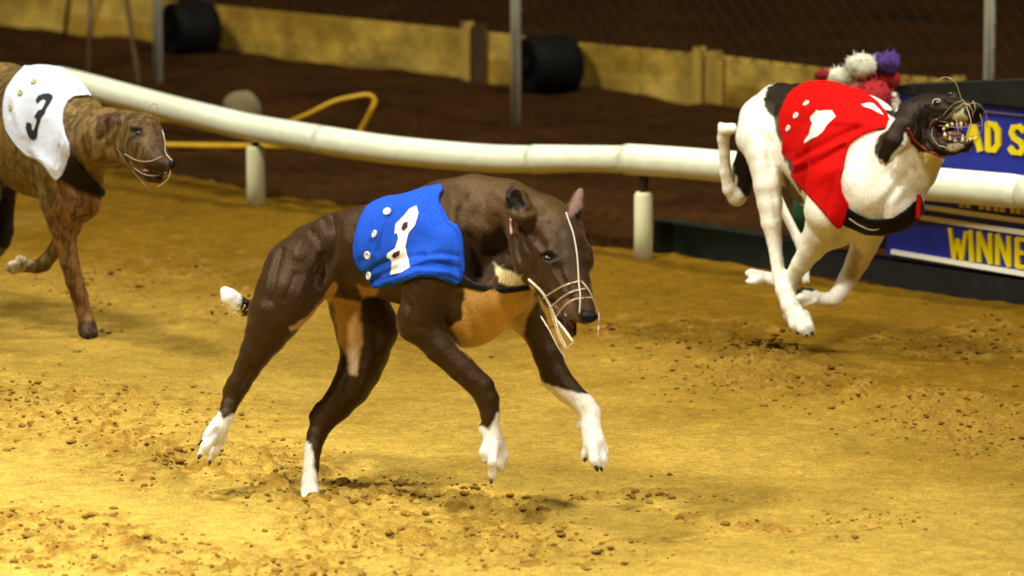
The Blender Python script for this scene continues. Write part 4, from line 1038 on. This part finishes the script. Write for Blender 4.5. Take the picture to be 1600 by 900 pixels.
    folds = [([(1240, 258), (1262, 250), (1290, 236), (1320, 222)], 6, .006), ([(1240, 252), (1256, 240), (1280, 228), (1310, 214), (1340, 200)], 5, -.006), ([(1236, 272), (1262, 262), (1290, 246), (1318, 230)], 4, -.005),
             ([(1234, 240), (1240, 215), (1252, 195), (1270, 180)], 7, -.005), ([(1228, 230), (1234, 205), (1246, 180)], 6, .003), ([(1262, 175), (1300, 165), (1350, 165)], 12, .004), ([(1300, 190), (1340, 190), (1370, 192)], 6, .003),
             ([(1256, 240), (1262, 220), (1276, 200)], 5, .004), ([(1262, 290), (1290, 270), (1312, 262)], 10, .004), ([(1290, 330), (1300, 300), (1310, 270)], 6, -.003)]
    VJ, QJ = garment(T, jp, .0080, folds)
    jk = mk('racing_jacket', VJ, QJ, clothmat('red_cloth', (.52, .004, .003)), root); jk['label'] = 'red racing jacket with a white 1'
    sj = Skin(VJ, QJ)
    for hp in ([(1240, 275), (1262, 301), (1282, 322), (1298, 342), (1309, 352), (1316, 342), (1321, 322), (1312, 300), (1311, 282), (1315, 262), (1320, 240), (1326, 224), (1338, 214)], [(1229, 158), (1222, 176), (1220, 192), (1222, 206), (1227, 222), (1225, 238)]):
        strap('hem', hp, .0011, sj, jk.data.materials[0], jk, .0004, 13.6)
    d_ = decal('number', [[(1267, 183), (1277, 172), (1280, 174), (1292, 173), (1300, 173), (1306, 182), (1298, 190), (1293, 195), (1286, 206), (1278, 213), (1268, 217), (1261, 222), (1257, 224), (1258, 219), (1265, 210), (1266, 204), (1270, 192), (1267, 188)]], sj, NUMW, jk, .0016, 2.5)
    d_['label'] = 'white number 1'
    decal('number', [[(1345, 164), (1357, 161), (1364, 162), (1376, 174), (1380, 180), (1373, 177), (1362, 171), (1352, 168)]], sj, NUMW, jk, .0016, 2.0)
    for (x, y) in ((1260, 162), (1244, 181), (1232, 201)): stud('button', x, y, .0085, sj, BUTT, jk)
    VB, QB = garment(T, [(1324, 322), (1330, 328), (1340, 334), (1356, 342), (1376, 343), (1396, 340), (1412, 330), (1428, 316), (1440, 304), (1446, 330), (1432, 350), (1410, 362), (1380, 369), (1352, 368), (1330, 358), (1316, 352), (1320, 340)], .009, [([(1326, 342), (1350, 356), (1378, 360), (1400, 352)], 4, -.003)], .0005)
    eb = mk('elastic_band', VB, QB, ELASTIC, root)
    se = Skin(VB, QB)
    strap('stripe', [(1326, 341), (1338, 349), (1352, 356), (1364, 359), (1374, 357)], [.0012]+[.0022]*19+[.0012], se, mat('silver_stripe', (.65, .62, .52), rough=.3), eb, .0005, 13.6)
    V_, F_ = boxm(P(1435, 322, 13.55), np.array([.0055, .004, .0]), np.array([0, .002, 0]), np.array([.001, 0, .028])); fl = mk('jacket_corner', V_, F_, clothmat('red_cloth_edge', (.5, .008, .006)), root, smooth=False)
    strap('collar', [(1418, 200), (1424, 212), (1432, 222), (1445, 231), (1458, 239), (1470, 243), (1478, 243)], .0036, sk, LEATHER, root, .001, 13.5)
    # wires of the racing muzzle, sprung away from the open jaws
    o = strap('muzzle', [(1462, 187), (1476, 190), (1488, 192), (1500, 190)], .0011, sk, WIRED, root, .002, 13.45)
    Dm = 13.40
    for pts in ([(1478, 186), (1492, 172), (1508, 160, Dm+.03)], [(1484, 184), (1498, 170), (1514, 161, Dm+.01)], [(1474, 180), (1490, 164), (1504, 157, Dm+.03)], [(1508, 160, Dm), (1518, 170, Dm-.02), (1520, 184, Dm-.01)],
                [(1502, 154, Dm), (1498, 142, Dm), (1494, 131, Dm), (1484, 122, Dm), (1474, 121, Dm), (1462, 127, Dm)], [(1502, 154, Dm), (1512, 164, Dm-.02), (1522, 160, Dm-.02), (1534, 168, Dm-.01), (1541, 180, Dm), (1542, 198, Dm)],
                [(1452, 200), (1458, 190), (1466, 186)], [(1458, 196), (1456, 212), (1464, 226), (1480, 231)], [(1520, 157, Dm-.02), (1524, 168, Dm-.03), (1520, 180, Dm-.02)],
                [(1508, 162, Dm), (1517, 188, Dm-.02), (1514, 208, Dm-.02), (1506, 226, Dm+.02)], [(1528, 170, Dm), (1535, 192, Dm-.01), (1532, 210, Dm), (1522, 224, Dm+.02)], [(1490, 174, Dm+.04), (1497, 200, Dm), (1494, 216, Dm+.01), (1488, 230, Dm+.05)], [(1466, 196, Dm+.07), (1490, 199, Dm+.02), (1516, 198, Dm-.02), (1535, 196, Dm)], [(1466, 216, Dm+.08), (1490, 215, Dm+.02), (1512, 213, Dm-.01), (1530, 210, Dm)]):
        strap('cage_wire', pts, .0010, sk, WIRED, o, .003, 13.45)
    claws(root, [(1245, 517, 13.785, 1247, 523, 2.8), (1259, 521, 13.765, 1261, 527, 3), (1268, 518, 13.775, 1271, 525, 3), (1168, 427, 13.89, 1163, 427, 2), (1169, 440, 13.88, 1164, 441, 2)])
dog_white()

# ---------------------------------------------------------------- No. 3: brindle greyhound in the white jacket
def dog_brindle():
    root = empty('greyhound', G(120, 525), 'brindle greyhound in a white jacket coming in at the left edge', 'greyhound', 'racing greyhounds')
    Lat = np.array([.62, .78, 0])
    lo = np.array([P(-215, 500, 14.3)[0]-.03, 13.30, -.03]); hi = np.array([P(285, 300, 14)[0]+.03, 14.95, .80])
    Fd = Field(lo, hi, .0042); c = Fd.chain
    c([(-112, 215, 14.48, 44), (-70, 190, 14.43, 52), (-30, 168, 14.36, 60), (10, 164, 14.28, 66), (42, 191, 14.20, 84), (68, 211, 14.12, 100)], .03, Lat, .80)
    c([(68, 206, 14.12, 98), (96, 240, 14.04, 74), (112, 280, 13.99, 54), (120, 308, 13.98, 42)], .03, Lat, .85)
    c([(88, 167, 14.06, 50), (112, 196, 14.00, 56), (140, 222, 13.92, 52), (166, 215, 13.85, 46)], .03)
    c([(96, 200, 13.97, 46), (92, 260, 13.94, 36), (94, 312, 13.96, 30)], .025)
    T = Field.__new__(Field); T.__dict__.update(Fd.__dict__); T.F = Fd.F.copy()
    c([(94, 312, 13.96, 32), (99, 350, 13.98, 24), (103, 380, 13.99, 16.5), (109, 410, 14.0, 15), (117, 440, 14.01, 14), (124, 462, 14.02, 13.5), (131, 488, 14.03, 12), (136, 505, 14.03, 13), (138, 516, 14.03, 14)], .014)
    for a in ([(134, 514, 14.02, 9), (137, 523, 14.0, 7)], [(142, 512, 14.03, 9), (147, 522, 14.02, 7)], [(128, 512, 14.04, 8), (129, 521, 14.03, 6)]): c(a, .004)
    c([(112, 320, 14.06, 30), (108, 352, 14.10, 20), (96, 376, 14.14, 14), (80, 398, 14.16, 11), (68, 412, 14.16, 12), (58, 417, 14.15, 10), (40, 416, 14.14, 9.5), (28, 414, 14.13, 11)], .012)
    for a in ([(30, 410, 14.12, 8), (18, 414, 14.11, 6.5), (13, 420, 14.11, 5)], [(32, 418, 14.13, 8), (20, 424, 14.12, 6)], [(36, 408, 14.13, 8), (30, 402, 14.12, 5)]): c(a, .004)
    # hind legs
    c([(-85, 215, 14.40, 50), (-60, 265, 14.34, 42), (-30, 300, 14.28, 32), (-40, 345, 14.30, 22), (-75, 385, 14.36, 16), (-105, 425, 14.4, 11), (-125, 465, 14.4, 11), (-118, 480, 14.38, 11)], .02)
    c([(-60, 220, 14.52, 42), (-15, 262, 14.5, 36), (12, 290, 14.48, 20), (14, 300, 14.48, 13), (9, 330, 14.48, 13), (8, 362, 14.48, 13.5), (4, 378, 14.48, 12), (-2, 392, 14.47, 9), (-14, 402, 14.46, 9)], .018)
    c([(-140, 225, 14.52, 14), (-170, 290, 14.55, 9), (-180, 350, 14.55, 6)], .02)
    # head
    c([(166, 214, 13.85, 44), (196, 206, 13.80, 33), (218, 210, 13.77, 32), (226, 228, 13.74, 27)], .02)
    c([(190, 232, 13.80, 26), (206, 240, 13.77, 22)], .02)
    c([(226, 203, 13.79, 26), (234, 222, 13.76, 24), (240, 238, 13.73, 20)], .015)
    c([(222, 222, 13.75, 27), (240, 245, 13.71, 23), (254, 257, 13.68, 16.5), (262, 258, 13.67, 12)], .012)
    c([(200, 240, 13.78, 18), (218, 260, 13.75, 14), (234, 274, 13.72, 10), (248, 279, 13.71, 8)], .012)
    c([(230, 262, 13.69, 5), (248, 268, 13.66, 6)], .004, carve=True)
    c([(190, 184, 13.80, 11), (176, 188, 13.785, 10), (165, 199, 13.79, 8.5), (158, 211, 13.795, 6)], .006)
    strokes = [([(184, 196), (172, 206), (162, 216)], 4, -.004), ([(214, 206)], 7, -.006), ([(206, 198), (222, 198)], 5, .004), ([(232, 215), (246, 240)], 5, -.003), ([(80, 300), (84, 330)], 6, -.004), ([(150, 250), (158, 275)], 8, .004),
               ([(170, 230), (180, 262)], 6, -.004), ([(110, 380), (118, 430)], 3, .002), ([(120, 300), (108, 340)], 8, .005), ([(20, 230), (40, 270), (60, 300)], 8, .004), ([(30, 258), (50, 280)], 4, -.003)]
    V, Q = finish(Fd, strokes, .0012)
    b1 = (.175, .110, .034); dk = (.09, .048, .018)
    ops = [([(84, 284), (110, 256), (160, 290), (150, 340), (124, 365), (150, 530), (110, 530), (78, 340)], (.19, .095, .032), 12), ([(-10, 290), (24, 292), (24, 386), (-10, 386)], (.012, .008, .006), 4, 14.3, 14.7),
           ([(185, 178), (232, 172), (262, 200), (262, 250), (232, 262), (200, 240), (186, 215)], (.115, .068, .024), 22), ([(228, 190), (258, 190), (275, 250), (275, 290), (236, 290), (222, 268), (240, 230)], dk, 14), ([(150, 180), (190, 176), (186, 192), (168, 204), (158, 220), (150, 216)], (.075, .038, .016), 5),
           ([(5, 398), (34, 396), (52, 406), (40, 424), (20, 435), (5, 432)], (.60, .52, .33), 4), ([(118, 500), (160, 500), (160, 530), (118, 530)], (.05, .028, .014), 8), ([(205, 201), (224, 198), (227, 214), (207, 217)], (.012, .007, .004), 5),
           ([(216, 262), (236, 266), (244, 276), (222, 276)], (.16, .08, .06), 4), ([(236, 214), (262, 220), (276, 250), (270, 290), (230, 290), (222, 272), (236, 250)], (.05, .028, .014), 10)]
    body = mk('body', V, Q, BRINDLE, root); setcol(body, paint(V, b1, ops, 51)); sk = Skin(V, Q)
    eye(216, 208, .008, sk, root, .4)
    V_, F_ = ball(P(266, 257, 13.665), (.014, .014, .014), 16, 10); mk('nose', V_, F_, NOSEM, root)
    V_, F_ = ball(P(230, 266, 13.705), (.013, .007, .0045), 14, 8); mk('tongue', V_, F_, TONGUE, root)
    jp = [(4, 164), (8, 140), (22, 118), (40, 100), (62, 94), (88, 98), (108, 112), (130, 128), (144, 150), (128, 149), (114, 152), (106, 158), (99, 172), (98, 192), (103, 214), (109, 226), (110, 240), (107, 252), (101, 266), (96, 276), (86, 284), (78, 274), (68, 260), (58, 251), (40, 245), (24, 228), (16, 216), (8, 202), (4, 184)]
    folds = [([(20, 150), (24, 180), (36, 210)], 6, .003), ([(92, 230), (88, 260)], 3, -.004), ([(98, 225), (94, 262)], 3, .004), ([(60, 110), (80, 125)], 10, .003), ([(16, 165), (14, 182)], 3, -.003), ([(50, 235), (80, 262)], 6, .003)]
    VJ, QJ = garment(T, jp, .0075, folds)
    jk = mk('racing_jacket', VJ, QJ, clothmat('white_cloth', (.56, .60, .72)), root); jk['label'] = 'white racing jacket with a black 3'
    sj = Skin(VJ, QJ)
    strap('hem', [(9, 200), (17, 214), (26, 226), (42, 241), (60, 247), (71, 257), (80, 271), (87, 279), (94, 272), (99, 262), (105, 250), (106, 240), (105, 227)], .0011, sj, jk.data.materials[0], jk, .0004, 13.95)
    decal('number', [[(56, 157), (60, 150), (68, 147), (76, 146), (82, 149), (83, 153), (78, 163), (73, 170), (70, 178), (65, 184), (63, 190), (60, 200), (59, 210), (58, 216), (53, 219), (47, 216), (43, 208), (41, 200), (42, 192), (46, 191), (50, 194), (50, 202), (53, 204), (56, 196), (58, 187), (54, 183), (58, 176), (60, 173), (66, 171), (70, 163), (72, 158), (68, 155), (62, 159), (59, 163)]], sj, NUMB, jk, .0016, 2.0)['label'] = 'black number 3'
    cr = mat('cream_button', (.42, .38, .16), rough=.4)
    for (x, y) in ((53, 128), (32, 145), (17, 168)): stud('button', x, y, .0075, sj, cr, jk)
    VB, QB = garment(T, [(108, 244), (114, 240), (124, 256), (140, 276), (156, 290), (166, 298), (164, 308), (150, 304), (132, 300), (112, 290), (96, 280), (90, 282), (100, 268)], .009, [], .0005)
    mk('elastic_band', VB, QB, ELASTIC, root)
    o = strap('muzzle', [(184, 232), (196, 250), (210, 268), (222, 284, 13.70), (236, 302, 13.69)], .0018, sk, mat('dark_wire', (.16, .10, .05), rough=.4, metal=.3), root, .003, 13.75)
    for pts in ([(196, 240), (216, 250), (236, 252), (252, 246)], [(210, 262), (226, 272), (244, 274), (260, 268)], [(252, 204), (256, 222), (258, 240), (268, 252)], [(258, 240), (266, 262, 13.66), (262, 280, 13.66), (246, 292, 13.68)]):
        strap('cage_wire', pts, .0011, sk, WIREP, o, .003, 13.70)
    strap('ear_wire', [(228, 176), (236, 164, 13.78), (244, 163, 13.78), (248, 176, 13.77)], .0009, sk, mat('thin_wire', (.2, .15, .08)), o, .001, 13.78)
dog_brindle()
